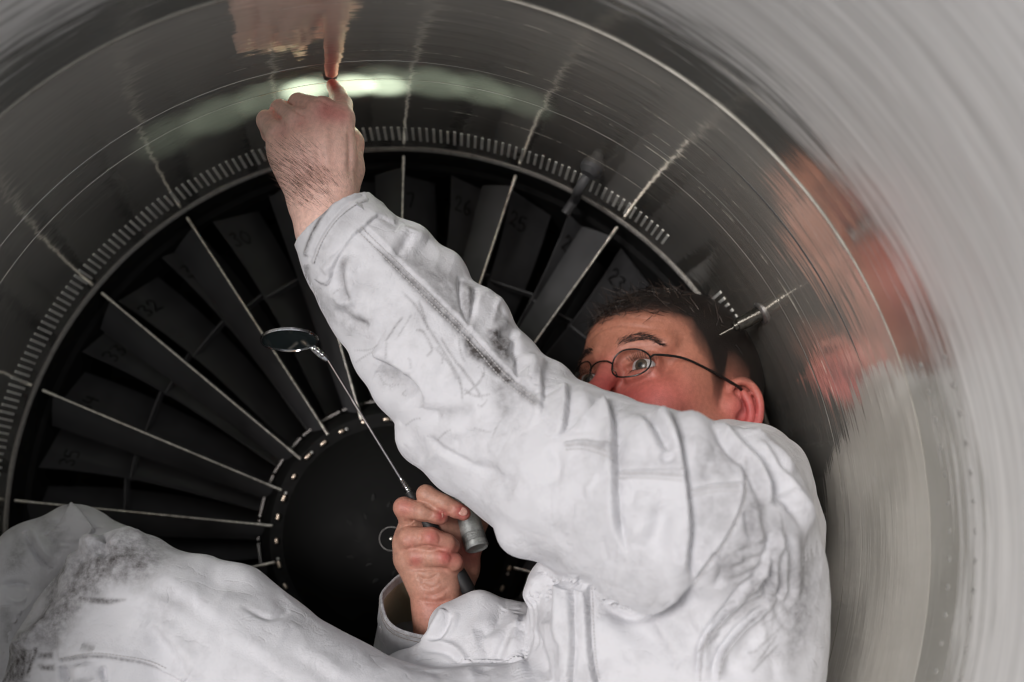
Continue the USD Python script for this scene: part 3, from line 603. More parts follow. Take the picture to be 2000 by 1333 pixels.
# --- legs
S.step([(114, 1290), (180, 1281), (240, 1287), (288, 1296), (324, 1311), (360, 1335)][::-1], .0032, 20, 3, (.03, .03), dip=.6)
S.ridge([(279, 1218), (315, 1257), (354, 1305), (370, 1333)], -.0055, 18); S.ridge([(300, 1210), (345, 1260), (390, 1320)], .003, 22)
S.ridge([(566, 1192), (545, 1204), (520, 1205), (468, 1180)], -.0020, 6, (.2, .4), ); 

S.ridge([(215, 1075), (250, 1045), (290, 1052)], .004, 16); S.ridge([(160, 1078), (176, 1068), (200, 1072)], .006, 12); S.ridge([(190, 1085), (215, 1068)], -.005, 9)
S.ridge([(105, 1150), (130, 1125), (150, 1085)], .003, 12); 
S.ridge([(20, 1275), (60, 1245), (90, 1210)], .004, 14); S.ridge([(110, 1240), (90, 1270), (60, 1290)], -.003, 12); S.ridge([(120, 1300), (130, 1333)], -.007, 8); S.ridge([(200, 1300), (204, 1333)], -.005, 7); S.ridge([(160, 1295), (165, 1333)], .005, 20)
for pts in ([(225, 1160), (290, 1172), (350, 1200)], [(300, 1130), (370, 1165), (430, 1215)], [(440, 1230), (520, 1285), (580, 1333)], [(560, 1250), (640, 1305), (700, 1333)]): S.ridge(pts, .0016, 18); S.ridge([(x + 6, y + 20) for x, y in pts], -.0016, 16)
S.step([(141, 990), (152, 1000), (168, 1017), (190, 1045), (206, 1065)], .0065, 26, 4, (.03, .05), dip=.6)
S.ridge([(48, 1035), (62, 1062), (75, 1086), (92, 1104), (111, 1122)], -.0055, 8); S.ridge([(60, 1028), (78, 1065), (100, 1095)], .004, 10)
for k in range(5): S.ridge([(85 + 8 * k, 1015 + 14 * k), (105 + 9 * k, 1022 + 13 * k), (130 + 9 * k, 1018 + 14 * k)], -.0018, 5)
S.ridge([(5, 1142), (35, 1140), (60, 1148)], -.004, 5); S.ridge([(90, 1040), (110, 1070), (105, 1090)], -.003, 8); S.ridge([(130, 1090), (120, 1130), (70, 1200), (40, 1260)], -.003, 14)
for k in range(5): S.ridge([(12 + 5 * k, 1165 + 22 * k), (30 + 6 * k, 1175 + 22 * k), (52 + 3 * k, 1170 + 22 * k)], .002, 6)
for k in range(60):
    if k < 26: c = np.array([760 + 330 * rg.random(), 560 + 340 * rg.random()]); ang = 2.2 + rg.normal(0, .45)
    elif k < 44: c = np.array([1100 + 330 * rg.random(), 880 + 220 * rg.random()]); ang = 1.45 + rg.normal(0, .35)
    else: c = np.array([1060 + 480 * rg.random(), 1180 + 150 * rg.random()]); ang = 1.3 + rg.normal(0, .5)
    u = np.array([math.cos(ang), math.sin(ang)]) * (16 + 26 * rg.random()); w_ = rg.normal(0, 5, 2)
    S.ridge([c - u, c + w_, c + u], .0011 * rg.choice([-1, 1]), 5 + 5 * rg.random())
# --- dark marks: black carbon rubbed into the cloth, plus shade painted along folds
st = lambda p, a, w, **k: S.stain_shade(p, min(1, a * 1.15), w, **k)
pt = lambda p, a, w=6, **k: S.patch(p, min(1, a * 1.5), w, **k)
st([(598, 505), (603, 475), (625, 430), (655, 395), (690, 374)], .75, 5); st([(597, 515), (600, 545), (612, 575)], .6, 8); st([(622, 520), (640, 470), (690, 410)], .22, 22)
pt([(738, 486), (760, 500), (840, 572), (905, 636), (898, 660), (890, 650), (830, 592), (750, 510)], .42, 4)
pt([(786, 500), (835, 510), (868, 530), (893, 560), (900, 620), (880, 612), (830, 560)], .34, 10)
pt([(901, 548), (928, 562), (922, 605), (913, 640), (904, 600)], .42, 4)
pt([(950, 648), (975, 645), (993, 658), (997, 690), (992, 706), (975, 700), (958, 676)], .62, 6); pt([(962, 625), (985, 617), (1000, 640), (990, 655), (968, 650)], .3, 6)
pt([(905, 648), (925, 668), (960, 700), (995, 735), (1005, 752), (985, 752), (945, 716), (915, 696), (903, 665)], .68, 6)
pt([(1000, 745), (1050, 785), (1062, 800), (1045, 800), (995, 760)], .4, 6)
pt([(960, 745), (990, 745), (1005, 770), (1000, 812), (985, 818), (968, 790)], .3, 10)
for pts in ([(812, 648), (826, 649), (836, 664), (846, 684), (842, 694), (835, 700)], [(782, 566), (815, 604), (842, 650), (868, 690), (898, 744), (905, 790)], [(816, 588), (828, 616), (838, 650)], [(860, 660), (885, 700), (920, 745), (945, 785)],
            [(850, 680), (880, 715), (895, 745)], [(895, 655), (900, 690), (910, 712)], [(940, 700), (945, 730), (930, 755), (905, 773)], [(985, 730), (982, 755), (972, 770)], [(760, 670), (775, 640), (790, 620)], [(905, 760), (930, 775), (960, 772)], [(1004, 680), (1010, 700), (1000, 722)]): st(pts, .48, 2.4)
st([(680, 500), (668, 540), (684, 590)], .45, 9); st([(672, 590), (690, 615), (725, 635)], .45, 8); st([(610, 560), (650, 615), (700, 650)], .3, 14); pt([(640, 580), (690, 605), (715, 640), (690, 650), (650, 620)], .22, 12)
st([(735, 722), (770, 740), (805, 775)], .18, 22); st([(824, 770), (822, 800)], .3, 6); st([(850, 812), (930, 795)], .2, 14)  # shade below the elbow fold, painted into the cloth colour
pt([(1190, 880), (1230, 900), (1330, 905), (1330, 925), (1205, 915)], .16, 10); pt([(1355, 870), (1445, 880), (1448, 935), (1350, 950)], .22, 14); pt([(1350, 965), (1445, 955), (1420, 1040), (1370, 1090), (1352, 1030)], .16, 16)
pt([(1455, 900), (1480, 925), (1500, 985), (1505, 1060), (1470, 1130), (1420, 1150), (1390, 1120), (1450, 1010)], .30, 18)
pt([(1500, 990), (1525, 1020), (1545, 1100), (1530, 1180), (1470, 1220), (1420, 1200), (1480, 1120)], .26, 22); pt([(1548, 1040), (1592, 1050), (1596, 1150), (1575, 1240), (1545, 1310), (1530, 1200)], .38, 20)
for k in range(26):  # thin dark lines paint the shade of fine wrinkles on the back
    a = np.array([1400 + 150 * rg.random(), 1030 + 230 * rg.random()]); b = a + np.array([-30 - 30 * rg.random(), 20 + 40 * rg.random()]); st([a, (a + b) / 2 + rg.normal(0, 4, 2), b], .35, 2.5)
for k in range(26):  # same painted wrinkle shade on the raised sleeve
    a = np.array([640 + 380 * rg.random(), 470 + 400 * rg.random()]); b = a + rg.normal(0, 26, 2); st([a, (a + b) / 2 + rg.normal(0, 4, 2), b], .3, 2.)
for pts in ([(1513, 1051), (1490, 1110), (1451, 1158), (1389, 1237), (1377, 1280)], [(1508, 1170), (1451, 1227), (1413, 1279), (1404, 1333)]): st(pts, .55, 3)
pt([(235, 1045), (300, 1055), (330, 1090), (290, 1130), (220, 1140), (170, 1180), (110, 1260), (60, 1260), (95, 1180), (150, 1090)], .50, 24); st([(150, 1085), (105, 1150), (85, 1205), (35, 1262)], .6, 15); st([(215, 1060), (255, 1050), (300, 1064)], .45, 13); pt([(200, 1055), (260, 1048), (290, 1080), (220, 1110), (170, 1100)], .32, 16)
pt([(155, 1163), (200, 1168), (246, 1172), (215, 1181), (153, 1178)], .55, 3); st([(152, 1165), (150, 1190)], .6, 3); st([(110, 1200), (105, 1250)], .45, 14)
pt([(10, 1275), (50, 1250), (62, 1290), (45, 1333), (18, 1333)], .5, 5); pt([(68, 1274), (104, 1274), (104, 1288), (68, 1286)], .45, 3); pt([(74, 1300), (106, 1299), (106, 1309), (80, 1308)], .6, 3); st([(108, 1268), (109, 1318)], .0, 3)
for k in range(5): st([(8 + 11 * k, 1340 - 5 * k), (34 + 9 * k, 1286 - 6 * k)], .75, 4); st([(12, 1282 + 14 * k), (62, 1300 + 12 * k)], .35, 4)
st([(114, 1292), (180, 1283), (240, 1289), (288, 1298), (324, 1313)], .5, 3); st([(55, 1250), (108, 1246)], .6, 2.5); st([(160, 1262), (190, 1272)], .5, 8); st([(380, 1180), (310, 1190)], .16, 26)
pt([(30, 1040), (60, 1060), (40, 1110), (10, 1120)], .3, 10); pt([(85, 1010), (130, 1040), (110, 1090), (85, 1060)], .25, 10); st([(141, 990), (168, 1017), (206, 1065)], .4, 3); st([(10, 1180), (20, 1260)], .3, 14); st([(48, 1035), (75, 1086), (111, 1120)], .35, 3)
v = S.done()
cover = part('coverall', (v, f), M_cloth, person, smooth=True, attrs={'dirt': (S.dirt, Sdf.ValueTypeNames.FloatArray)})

# rows of stitches along the seams
vx_, vy_ = proj(v); vi = S.I; Tv = cKDTree(np.column_stack([vx_[vi], vy_[vi]]))
M_thread = plain('white_thread', (.50, .49, .49), .9, 0., 900)
dash = []
def stitches(pts, off=0., pitch=7., ln=4.6):
    P = catmull(np.array(pts, float), 10); t = np.gradient(P, axis=0); t /= np.linalg.norm(t, axis=1, keepdims=True); P = P + off * np.column_stack([-t[:, 1], t[:, 0]])
    L = np.r_[0, np.cumsum(np.linalg.norm(np.diff(P, axis=0), axis=1))]
    for u in np.arange(2, L[-1] - ln, pitch):
        q = [[np.interp(w_, L, P[:, k]) for k in (0, 1)] for w_ in (u, u + ln)]; pts3 = []
        for a in q:
            dd, jj = Tv.query(a, 6); j = vi[jj[np.argmin(v[vi[jj], 1])]]; pts3.append(unp(a[0], a[1], v[j, 1] - .0003))
        if np.linalg.norm(pts3[1] - pts3[0]) < .008: dash.append(trimesh.creation.cylinder(.00042, segment=pts3, sections=5))
main = [(707, 439), (790, 520), (850, 580), (902, 631), (940, 670), (992, 730), (1056, 780)]
stitches(main, 5); stitches(main, 15)
for sm in ([(1102, 866), (1130, 864), (1157, 868), (1203, 884)], [(1206, 921), (1270, 921), (1335, 926)], [(1346, 957), (1375, 950), (1399, 947), (1450, 945)]): stitches(sm, 4); stitches(sm, 13)
stitches([(1451, 890), (1452, 956), (1444, 994), (1418, 1047), (1380, 1099), (1351, 1142)], -5)
stitches([(612, 516), (629, 472), (656, 432), (687, 405), (718, 390)], 0); stitches([(114, 1293), (180, 1281), (240, 1287), (288, 1296), (324, 1311)], -5)
stitches([(1389, 1237), (1377, 1280), (1373, 1333)], 6); stitches([(1150, 1146), (1153, 1222), (1158, 1290), (1166, 1333)], -6)
part('stitching', cat(dash), M_thread, cover, smooth=False, kind='stuff')
# velcro tab on the raised cuff
M_tab = plain('tab_cotton', (.56, .56, .585), .9, 0., 500)
tabp = [(694, 396, .8415), (724, 380, .868), (748, 396, .873), (771, 424, .876), (772, 444, .872), (752, 437, .854), (728, 426, .8415)]
part('cuff_tab', trimesh.convex.convex_hull(np.vstack([unp(*q) for q in tabp] + [unp(x - 4, y + 6, d + .012) for x, y, d in tabp])), M_tab, person, smooth=40)
# far cuff: an open mouth round the wrist, lined with knit
M_lining = plain('knit_lining', (.30, .265, .185), .95, 0., 900)
c0, c1 = unps(822, 1262, .905), unps(836, 1172, .866); ca = (c1 - c0) / np.linalg.norm(c1 - c0); cl = np.linalg.norm(c1 - c0); cr = .0415 * DS
rc = np.random.default_rng(8)
def mouth(prof, n=64, wob=.0016):
    m = lathe_along(c0, c1, prof, n); R = frame(c1 - c0); q = (m.vertices - c0) @ R; a = np.arctan2(q[:, 1], q[:, 0])
    k = 1 + wob / cr * (np.sin(2 * a + .5) * 1.6 + np.sin(3 * a + 2) + .5 * np.sin(7 * a)); q[:, :2] *= k[:, None]; q[:, 2] += .002 * np.sin(2 * a + 1)
    m.vertices = c0 + q @ R.T; return m
M_stitch = plain('grimy_thread', (.22, .20, .19), .9, 0., 900)
cuff = part('cuff', mouth([(-.03, cr + .004), (cl - .034, cr + .0005), (cl - .031, cr + .002), (cl - .012, cr + .0018), (cl - .010, cr + .0012), (cl - .007, cr + .0020), (cl - .002, cr + .0018), (cl, cr + .0002), (cl - .002, cr - .0014), (cl - .012, cr - .0018)]), M_cloth, person, smooth=True)
pv_ = np.asarray(UsdGeom.Mesh(cuff).GetPointsAttr().Get()); tt_ = (pv_ - c0) @ ca
UsdGeom.PrimvarsAPI(cuff).CreatePrimvar('dirt', Sdf.ValueTypeNames.FloatArray, 'vertex').Set(Vt.FloatArray.FromNumpy((.16 + .42 * np.exp(-((tt_ - cl) / .010) ** 2)).astype(np.float32)))
part('hem_stitch', mouth([(cl - .0098, cr + .0016), (cl - .0092, cr + .0022), (cl - .0086, cr + .0016)]), M_stitch, cuff); part('hem_stitch', mouth([(cl - .0042, cr + .0019), (cl - .0037, cr + .0025), (cl - .0032, cr + .0019)]), M_stitch, cuff)
part('lining', mouth([(cl - .0115, cr - .0017), (cl - .013, cr - .0030), (cl - .03, cr - .0035), (cl - .07, cr - .004)]), M_lining, cuff, smooth=50)
Rm = frame(c1 - c0)
tq = []
for t_, a_ in ((cl - .019, 0), (cl - .034, 0), (cl - .036, .55), (cl - .020, .55), (cl - .0195, .28), (cl - .035, .28)):
    for o in (.0008, .0030):
        d_ = np.array([-.80, -.55, 0.]); b0 = math.atan2(d_ @ Rm[:, 1], d_ @ Rm[:, 0]); tq.append(c0 + Rm @ np.array([(cr + .002 + o) * math.cos(b0 + a_), (cr + .002 + o) * math.sin(b0 + a_), t_]))
part('cuff_tab', trimesh.convex.convex_hull(np.array(tq)), M_tab, person, smooth=40)
# ------------------------------------------------------------------ the man: head, hands and body as one skin
HL, HF, HU = np.array([.65, -.75, .1]), np.array([-.75, -.615, .25]), np.array([.126, .2375, .9625])
HL /= np.linalg.norm(HL); HF -= HL * (HF @ HL); HF /= np.linalg.norm(HF); HU = np.cross(HF, HL)
HM = np.stack([HL, HF, HU], 1)                          # head axes: left, front, up
EYE = unps(1263, 719, .90); HS = 1.09; HO = EYE - .032 * HS * HL
def hw(p): return HO + HS * np.asarray(p, float) @ HM.T
def hl(P): return (np.asarray(P) - HO) @ HM / HS
H = Field((-.105, -.22, -.19), (.105, .065, .15), .0013)
H.ball((0, -.092, .030), (.076, .094, .086), 0)
H.ball((0, -.050, .036), (.066, .072, .066), .012)
H.ball((0, -.050, -.040), (.061, .058, .075), .016)
H.ball((0, -.018, .040), (.048, .034, .036), .014)                        # forehead
for s in (-1, 1):
    H.cone((s * .012, .0125, .018), (s * .048, -.0045, .0215), .0095, .0085, .012)   # brow
    H.ball((s * .044, -.020, -.024), (.020, .024, .016), .022)            # cheekbone
    H.ball((s * .034, -.008, -.046), (.024, .018, .024), .022)
    H.cone((s * .064, -.075, -.040), (s * .040, -.01, -.085), .016, .018, .016)  # jaw
    H.ball((s * .060, -.045, -.004), (.012, .03, .03), .014)
H.cone((0, .012, .010), (0, .0165, -.004), .0085, .0078, .010); H.cone((0, .0165, -.004), (0, .034, -.036), .0078, .0125, .010)
for s in (-1, 1): H.ball((s * .012, .0245, -.039), (.0085, .011, .0085), .006)
H.cone((-.018, .014, -.068), (.018, .014, -.068), .012, .012, .014); H.ball((0, .008, -.100), (.022, .020, .018), .014)
for s in (-1, 1):
    H.ball((s * .0325, .0175, -.0015), (.0185, .0135, .0125), .008, 'cut')     # socket
    H.ball((s * .0325, -.0006, 0), .0147, .005)                                  # lids over the eyeball
    H.cone((s * .018, .0085, .0035), (s * .043, .0045, .0045), .0048, .0046, .005)   # upper lid fold
    H.cone((s * .019, .0072, -.0095), (s * .043, .0025, -.0090), .0042, .0040, .006)
    H.ball((s * .0338, .0128, -.0010), (.0174, .0128, .0046), .0012, 'cut')   # opening
H.cone((0, -.085, -.06), (.005, -.105, -.17), .052, .060, .02)
# ears
for s in (-1, 1):
    ec = np.array([s * .0735, -.087, -.0235]); E3 = np.stack([np.array([s * .45, -.87, .05]), np.array([s * -.03, .20, .98]), np.array([s * .87, .45, 0])], 1)
    def ep(u, w, z=0): return ec + E3[:, 0] * u + E3[:, 1] * w + E3[:, 2] * z
    H.ball(ep(.004, 0), (.0165, .0285, .0045), .004, R=E3)
    H.cone(ep(-.010, .004), ec - np.array([s * .010, 0, 0]), .014, .016, .006)
    rim = [(-.013, .006, .003), (-.009, .022, .004), (.002, .030, .005), (.013, .028, .0055), (.0205, .016, .006), (.0205, 0, .005), (.015, -.014, .004), (.006, -.025, .003), (-.003, -.030, .002)]
    H.ball(ep(.003, .003, .0055), (.0125, .0205, .0050), .003, 'cut', R=E3)
    rp = catmull(rim, 4); H.chain([np.r_[ep(*q), .0036 - .0006 * (k / len(rp))] for k, q in enumerate(rp)], .002)
    an = catmull([(.006, .020, .0030), (.011, .008, .0045), (.010, -.006, .0040), (.002, -.016, .003)], 4); H.chain([np.r_[ep(*q), .0030] for q in an], .0025)
    H.chain([np.r_[ep(.011, .008, .0035), .0026], np.r_[ep(.012, .019, .003), .0022]], .002)
    H.ball(ep(-.0010, -.004, .0050), (.0062, .0075, .0065), .002, 'cut', R=E3)
    H.ball(ep(-.0105, -.004, .0040), (.0042, .0065, .0045), .003, R=E3); H.ball(ep(.000, -.029, .001), (.0095, .0095, .0050), .004, R=E3)
hv, hf = H.mesh(); del H
hv = relax(hv, hf, 2)
nl = vnormals(hv, hf)
fr = (hv[:, 1] > -.05)
for zz, amp in ((.040, .0007), (.049, .0006), (.058, .0004)):             # raised-brow creases
    zc = zz + .004 * np.cos(hv[:, 0] * 60) - .0035
    hv = hv - nl * (amp * np.exp(-((hv[:, 2] - zc) / .0016) ** 2) * fr * np.clip((.055 - np.abs(hv[:, 0])) / .015, 0, 1))[:, None]
head_v, head_f = hw(hv), hf

def hand_field(rows, h=.00085, pad=.02):
    q = px4(rows); return Field(q[:, :3].min(0) - q[:, 3].max() - pad, q[:, :3].max(0) + q[:, 3].max() + pad, h)
# left hand: a fist, first finger set against the duct wall
tipd = wall_depth(648, 158)
LH = {'pinky': [(596, 402, .886, 33), (545, 262, .884, 25)], 'ring': [(618, 396, .880, 36), (582, 240, .877, 27)], 'mid': [(640, 392, .876, 37), (630, 219, .873, 28)], 'index': [(657, 388, .877, 35), (667, 232, .874, 26)]}
allr = [r for c in LH.values() for r in c] + [(500, 200, .93, 24), (648, 150, .93, 12), (655, 520, .88, 50), (690, 470, .87, 40)]
W = hand_field(allr)
ch = lambda rows, k=.004: W.chain(px4(rows), k)
for c in LH.values(): ch(c, .010)
ch([(575, 330, .886, 34), (600, 300, .880, 36), (640, 300, .878, 36), (662, 310, .880, 30)], .012)
ch([(622, 400, .883, 45), (632, 450, .884, 50), (655, 520, .884, 54)], .012); ch([(648, 385, .879, 44), (648, 450, .881, 46), (670, 520, .882, 50)], .012)
# folded fingers: knuckle, first bend, second bend
ch([(545, 262, .884, 23.5), (521, 237, .897, 19.5), (527, 262, .905, 16), (560, 285, .904, 14)], .0025)
ch([(582, 240, .877, 25), (548, 217, .893, 20.5), (548, 240, .905, 17), (575, 275, .904, 15)], .0022)
ch([(630, 219, .873, 25.5), (584, 205, .892, 21), (575, 225, .905, 18), (590, 262, .905, 15)], .0022)
ch([(667, 232, .874, 24), (668, 206, .890, 20.5), (660, 186, tipd - .017, 16.5), (650, 168, tipd - .004, 12.5)], .0022)
ch([(622, 206, .889, 15), (600, 200, .905, 14)], .003)
ch([(630, 219, .8715, 21), (620, 222, .8710, 17)], .006); ch([(667, 232, .8725, 20), (660, 240, .8722, 16)], .006); ch([(582, 240, .8762, 20), (575, 250, .8755, 15)], .006)
# ball of the thumb on the far right edge, thumb folded under
ch([(655, 400, .890, 42), (678, 330, .897, 32), (684, 280, .902, 25), (668, 245, .906, 19), (630, 240, .908, 15)], .006)
ch([(562, 300, .893, 38), (620, 300, .893, 42)], .012)
for a, b in (((530, 213), (562, 250)), ((556, 201), (600, 230)), ((606, 193), (650, 216))):
    P0, P1 = unp(*a, .889), unp(*b, .8705); W.cone(P0, P1, .0016, .0006, .0025, 'cut')
lv, lf = W.mesh(); lv = relax(lv, lf, 2)
K = Sculptor(lv, lf)
for p_, a_, w_ in (([(632, 225), (636, 280), (640, 350)], .0009, 8), ([(587, 245), (605, 300), (622, 360)], .0008, 8), ([(612, 240), (622, 300), (632, 350)], -.0008, 9), ([(650, 240), (652, 300), (652, 350)], -.0009, 9), ([(568, 262), (590, 310)], -.0008, 9),
                   ([(682, 245), (684, 300), (684, 350)], -.0020, 6), ([(620, 228), (634, 232), (648, 226)], -.0005, 2.5), ([(622, 212), (634, 209), (646, 214)], -.0005, 2.5), ([(656, 215), (668, 212), (680, 216)], -.0005, 2.5), ([(655, 192), (664, 194), (672, 190)], -.0006, 2.5),
                   ([(530, 212), (545, 232), (562, 252)], -.0016, 3.5), ([(556, 200), (575, 215), (600, 230)], -.0014, 3.5), ([(606, 193), (630, 198), (652, 212)], -.0010, 3.5), ([(524, 276), (532, 262), (540, 250)], -.0006, 3), ([(560, 375), (585, 400), (600, 415)], -.0006, 4), ([(556, 395), (575, 398), (590, 410)], .0008, 5)):
    K.ridge(p_, a_, w_, (.25, .25))
lv = K.done()
# right hand: holds the mirror's handle and the torch
RH = [(770, 930, .86, 20), (945, 1220, .93, 40)]
W = hand_field([(a, b, c * DS, r) for a, b, c, r in RH], pad=.038)
ch = lambda rows, k=.004: W.chain(px4s(rows), k * DS)
ch([(832, 966, .862, 18), (868, 984, .857, 17), (890, 996, .857, 16), (905, 1003, .858, 14.5)], .002)        # first finger
ch([(835, 985, .885, 20), (832, 966, .862, 18)], .003)
ch([(812, 1035, .885, 24), (789, 992, .866, 20.5), (826, 1001, .858, 18.5), (850, 1007, .859, 17), (860, 1011, .861, 15)], .0022)     # second
ch([(792, 1062, .876, 25), (800, 1052, .868, 23), (842, 1052, .858, 22), (872, 1062, .862, 19), (882, 1068, .868, 17)], .0022)   # third
ch([(800, 1092, .874, 24), (812, 1085, .868, 21), (864, 1089, .860, 20), (887, 1098, .864, 17.5), (893, 1102, .870, 15)], .0022)   # fourth
ch([(800, 1045, .884, 28), (802, 1090, .884, 30), (822, 1130, .880, 30), (848, 1195, .882, 40), (850, 1260, .884, 44)], .008)
ch([(845, 1120, .876, 24), (866, 1140, .878, 28), (862, 1170, .882, 34)], .010); ch([(828, 1118, .872, 22), (850, 1128, .872, 22)], .008); ch([(838, 1150, .874, 26), (870, 1158, .876, 26)], .008)
ch([(880, 1195, .886, 32), (905, 1110, .902, 30), (922, 1060, .911, 21), (936, 1015, .915, 17), (934, 965, .916, 15)], .006)          # thumb behind
ch([(822, 1030, .893, 30), (860, 1030, .898, 34), (890, 1060, .903, 30)], .010); ch([(830, 1100, .890, 40), (880, 1110, .898, 34)], .012)
rv, rf = W.mesh(); rv = relax(rv, rf, 2); del W
K = Sculptor(rv, rf)
for p_, a_, w_ in (([(822, 980), (846, 994), (872, 1003)], -.0016, 4), ([(800, 1024), (835, 1022), (872, 1038)], -.0018, 4.5), ([(805, 1071), (840, 1068), (880, 1080)], -.0020, 4), ([(800, 1113), (840, 1112), (882, 1112)], -.0018, 4.5),
                   ([(812, 1128), (838, 1132), (858, 1120)], -.0013, 3.5), ([(818, 1142), (845, 1148), (866, 1132)], -.0012, 3.5), ([(812, 1118), (824, 1133), (832, 1150)], -.0010, 3.5), ([(826, 1160), (850, 1163), (878, 1148)], -.0012, 4), ([(815, 1172), (850, 1178), (885, 1170)], -.0015, 5),
                   ([(800, 1013), (815, 1020), (822, 1030)], -.0010, 3), ([(790, 1016), (803, 1024)], -.0009, 3), ([(818, 1036), (822, 1050), (818, 1062)], -.0008, 3), ([(812, 1040), (815, 1055)], -.0006, 2.5), ([(855, 1040), (860, 1052), (856, 1064)], -.0007, 3), ([(878, 1078), (882, 1090), (878, 1102)], -.0006, 3), ([(826, 1075), (828, 1090), (824, 1103)], -.0006, 3),
                   ([(786, 1050), (792, 1062), (800, 1070)], .0012, 6), ([(842, 1150), (862, 1140)], .0012, 6), ([(846, 1170), (872, 1160)], .0012, 6), ([(884, 990), (880, 1002)], -.0006, 3), ([(846, 998), (842, 1012)], -.0006, 3)):
    K.ridge(p_, a_, w_, (.25, .25))
rv = K.done()
# the body inside the clothes joins them
B = Field((-.50, .66, -.32), (.37, 1.10, .33), .006)
B.chain([np.r_[q[:3] - (q[:3] - L4[6, :3]) * 0, min(q[3] * .62, .05)] for q in L4[0:]], .02)
B.cone(unp(655, 520, .884), L4[2, :3], .022, .034, .01); B.cone(unp(640, 440, .882), unp(655, 520, .884), .021, .022, .01)
B.chain(px4s([(1400, 1050, .78, 90), (1380, 1200, .80, 110), (1330, 1400, .81, 130)]), .03); B.chain(px4s([(1420, 1000, .86, 80), (1400, 1150, .87, 100), (1330, 1400, .86, 130)]), .03)
nb = hw((.003, -.1, -.13)); B.cone(hw((0, -.088, -.09)), nb, .048, .052, .01); B.cone(nb, unps(1410, 1000, .87), .05, .06, .02)
B.chain(px4s([(850, 1240, .884, 34), (880, 1330, .88, 52), (1050, 1400, .87, 70), (1250, 1250, .88, 90)]), .01)
B.chain(px4s([(1250, 1450, .80, 140), (800, 1480, .77, 110), (470, 1300, .79, 90), (270, 1160, .80, 60), (150, 1290, .80, 70), (90, 1390, .80, 70)]), .02)
B.chain(px4s([(1150, 1470, .86, 130), (760, 1430, .93, 70), (330, 1200, .93, 50), (150, 1080, .91, 40), (20, 1200, .90, 60), (-40, 1300, .90, 70)]), .02)
bv, bf = B.mesh(); del B
def solid(v, f):
    m = manifold3d.Manifold(manifold3d.Mesh(np.asarray(v, np.float32), np.asarray(f, np.uint32)))
    if m.is_empty():
        t = trimesh.Trimesh(v, f, process=False); e = np.sort(t.edges, axis=1); u, c = np.unique(e, axis=0, return_counts=True); raise ValueError(f'{m.status()} {len(v)} {(c != 2).sum()} {v[u[c != 2][0]]}')
    return m
whole = manifold3d.Manifold.batch_boolean([solid(head_v, head_f), solid(lv, lf), solid(rv, rf), solid(bv, bf)], manifold3d.OpType.Add)
mm = whole.to_mesh(); sv, sf = np.array(mm.vert_properties[:, :3], float), np.array(mm.tri_verts, int)
lc = hl(sv); sx, sy = proj(sv)
ishead = (np.linalg.norm(lc - [0, -.06, .0], axis=1) < .16) & (sv[:, 1] > .6)
tint = np.tile([.62, .36, .285], (len(sv), 1)); red = np.zeros(len(sv)); hair = np.zeros(len(sv))
def blob(c, r): return np.exp(-((lc - np.asarray(c)) ** 2).sum(1) / r ** 2) * ishead
for sgn in (-1, 1):
    red += .75 * blob((sgn * .045, -.005, -.038), .036) + 1.1 * blob((sgn * .080, -.092, -.024), .030) + .3 * blob((sgn * .03, .012, -.055), .03)
red += 1. * blob((0, .03, -.03), .028) + .35 * blob((0, .015, .0), .014)
tint[ishead] = [.37, .150, .098]; tint[~ishead & (sx > 740)] = [.45, .235, .17]; tint[~ishead & (sx <= 740)] = [.80, .52, .435]  # missing light on the raised hand is put into its paler tone
pxb = lambda x, y, r: np.exp(-((sx - x) ** 2 + (sy - y) ** 2) / r ** 2) * ~ishead
for x, y, r, a in ((634, 217, 26, .7), (668, 225, 20, .5), (585, 238, 20, .35), (548, 258, 18, .3), (648, 165, 20, 1.0), (610, 330, 60, .15), (905, 1000, 18, 1.0), (862, 1008, 14, .9), (842, 1050, 18, .7), (868, 1088, 18, .7), (800, 1060, 16, .3), (790, 990, 20, .5), (812, 1095, 14, .6), (850, 1190, 40, .35), (915, 1080, 35, .6)):
    red += a * pxb(x, y, r)
red = np.clip(red, 0, 1)[:, None]; tint = tint * (1 - red) + np.array([.42, .085, .08]) * red
# scalp under the hair, beard shadow
l_, f_, u_ = np.abs(lc[:, 0]), lc[:, 1], lc[:, 2]
def hairline(l, f):
    """Height above which hair grows, for a point that far to the side and to the front."""
    return np.interp(-f, [-.03, .0, .014, .021, .029, .038, .044, .050, .058, .062, .066, .075, .098, .13, .2], [.050, .048, .046, .038, .0185, .008, -.006, -.020, -.0245, -.018, .004, .006, -.002, -.06, -.075])
earzone = (f_ < -.0655) & (f_ > -.118) & (u_ < .005) & (l_ > .050)
hair = 1 / (1 + np.exp(-(u_ - hairline(l_, f_) + .007 * (meshkit.fbm(lc * 260., 2, 3) - .5)) / .0030)); hair = hair * ishead * ~earzone
stub = np.clip((-.030 - u_) / .03, 0, 1) * ishead * (f_ > -.09) * .35 + .0
skinc = tint * (1 - stub[:, None]) + np.array([.16, .085, .07]) * stub[:, None]
edge_ = np.clip((u_ - hairline(l_, f_)) / .030, 0, 1); deep_ = .50 + .50 * np.maximum(edge_, np.clip((u_ - .045) / .01, 0, 1)); hc = hair * deep_
skinc = skinc * (1 - hc[:, None]) + np.array([.011, .008, .007]) * hc[:, None]
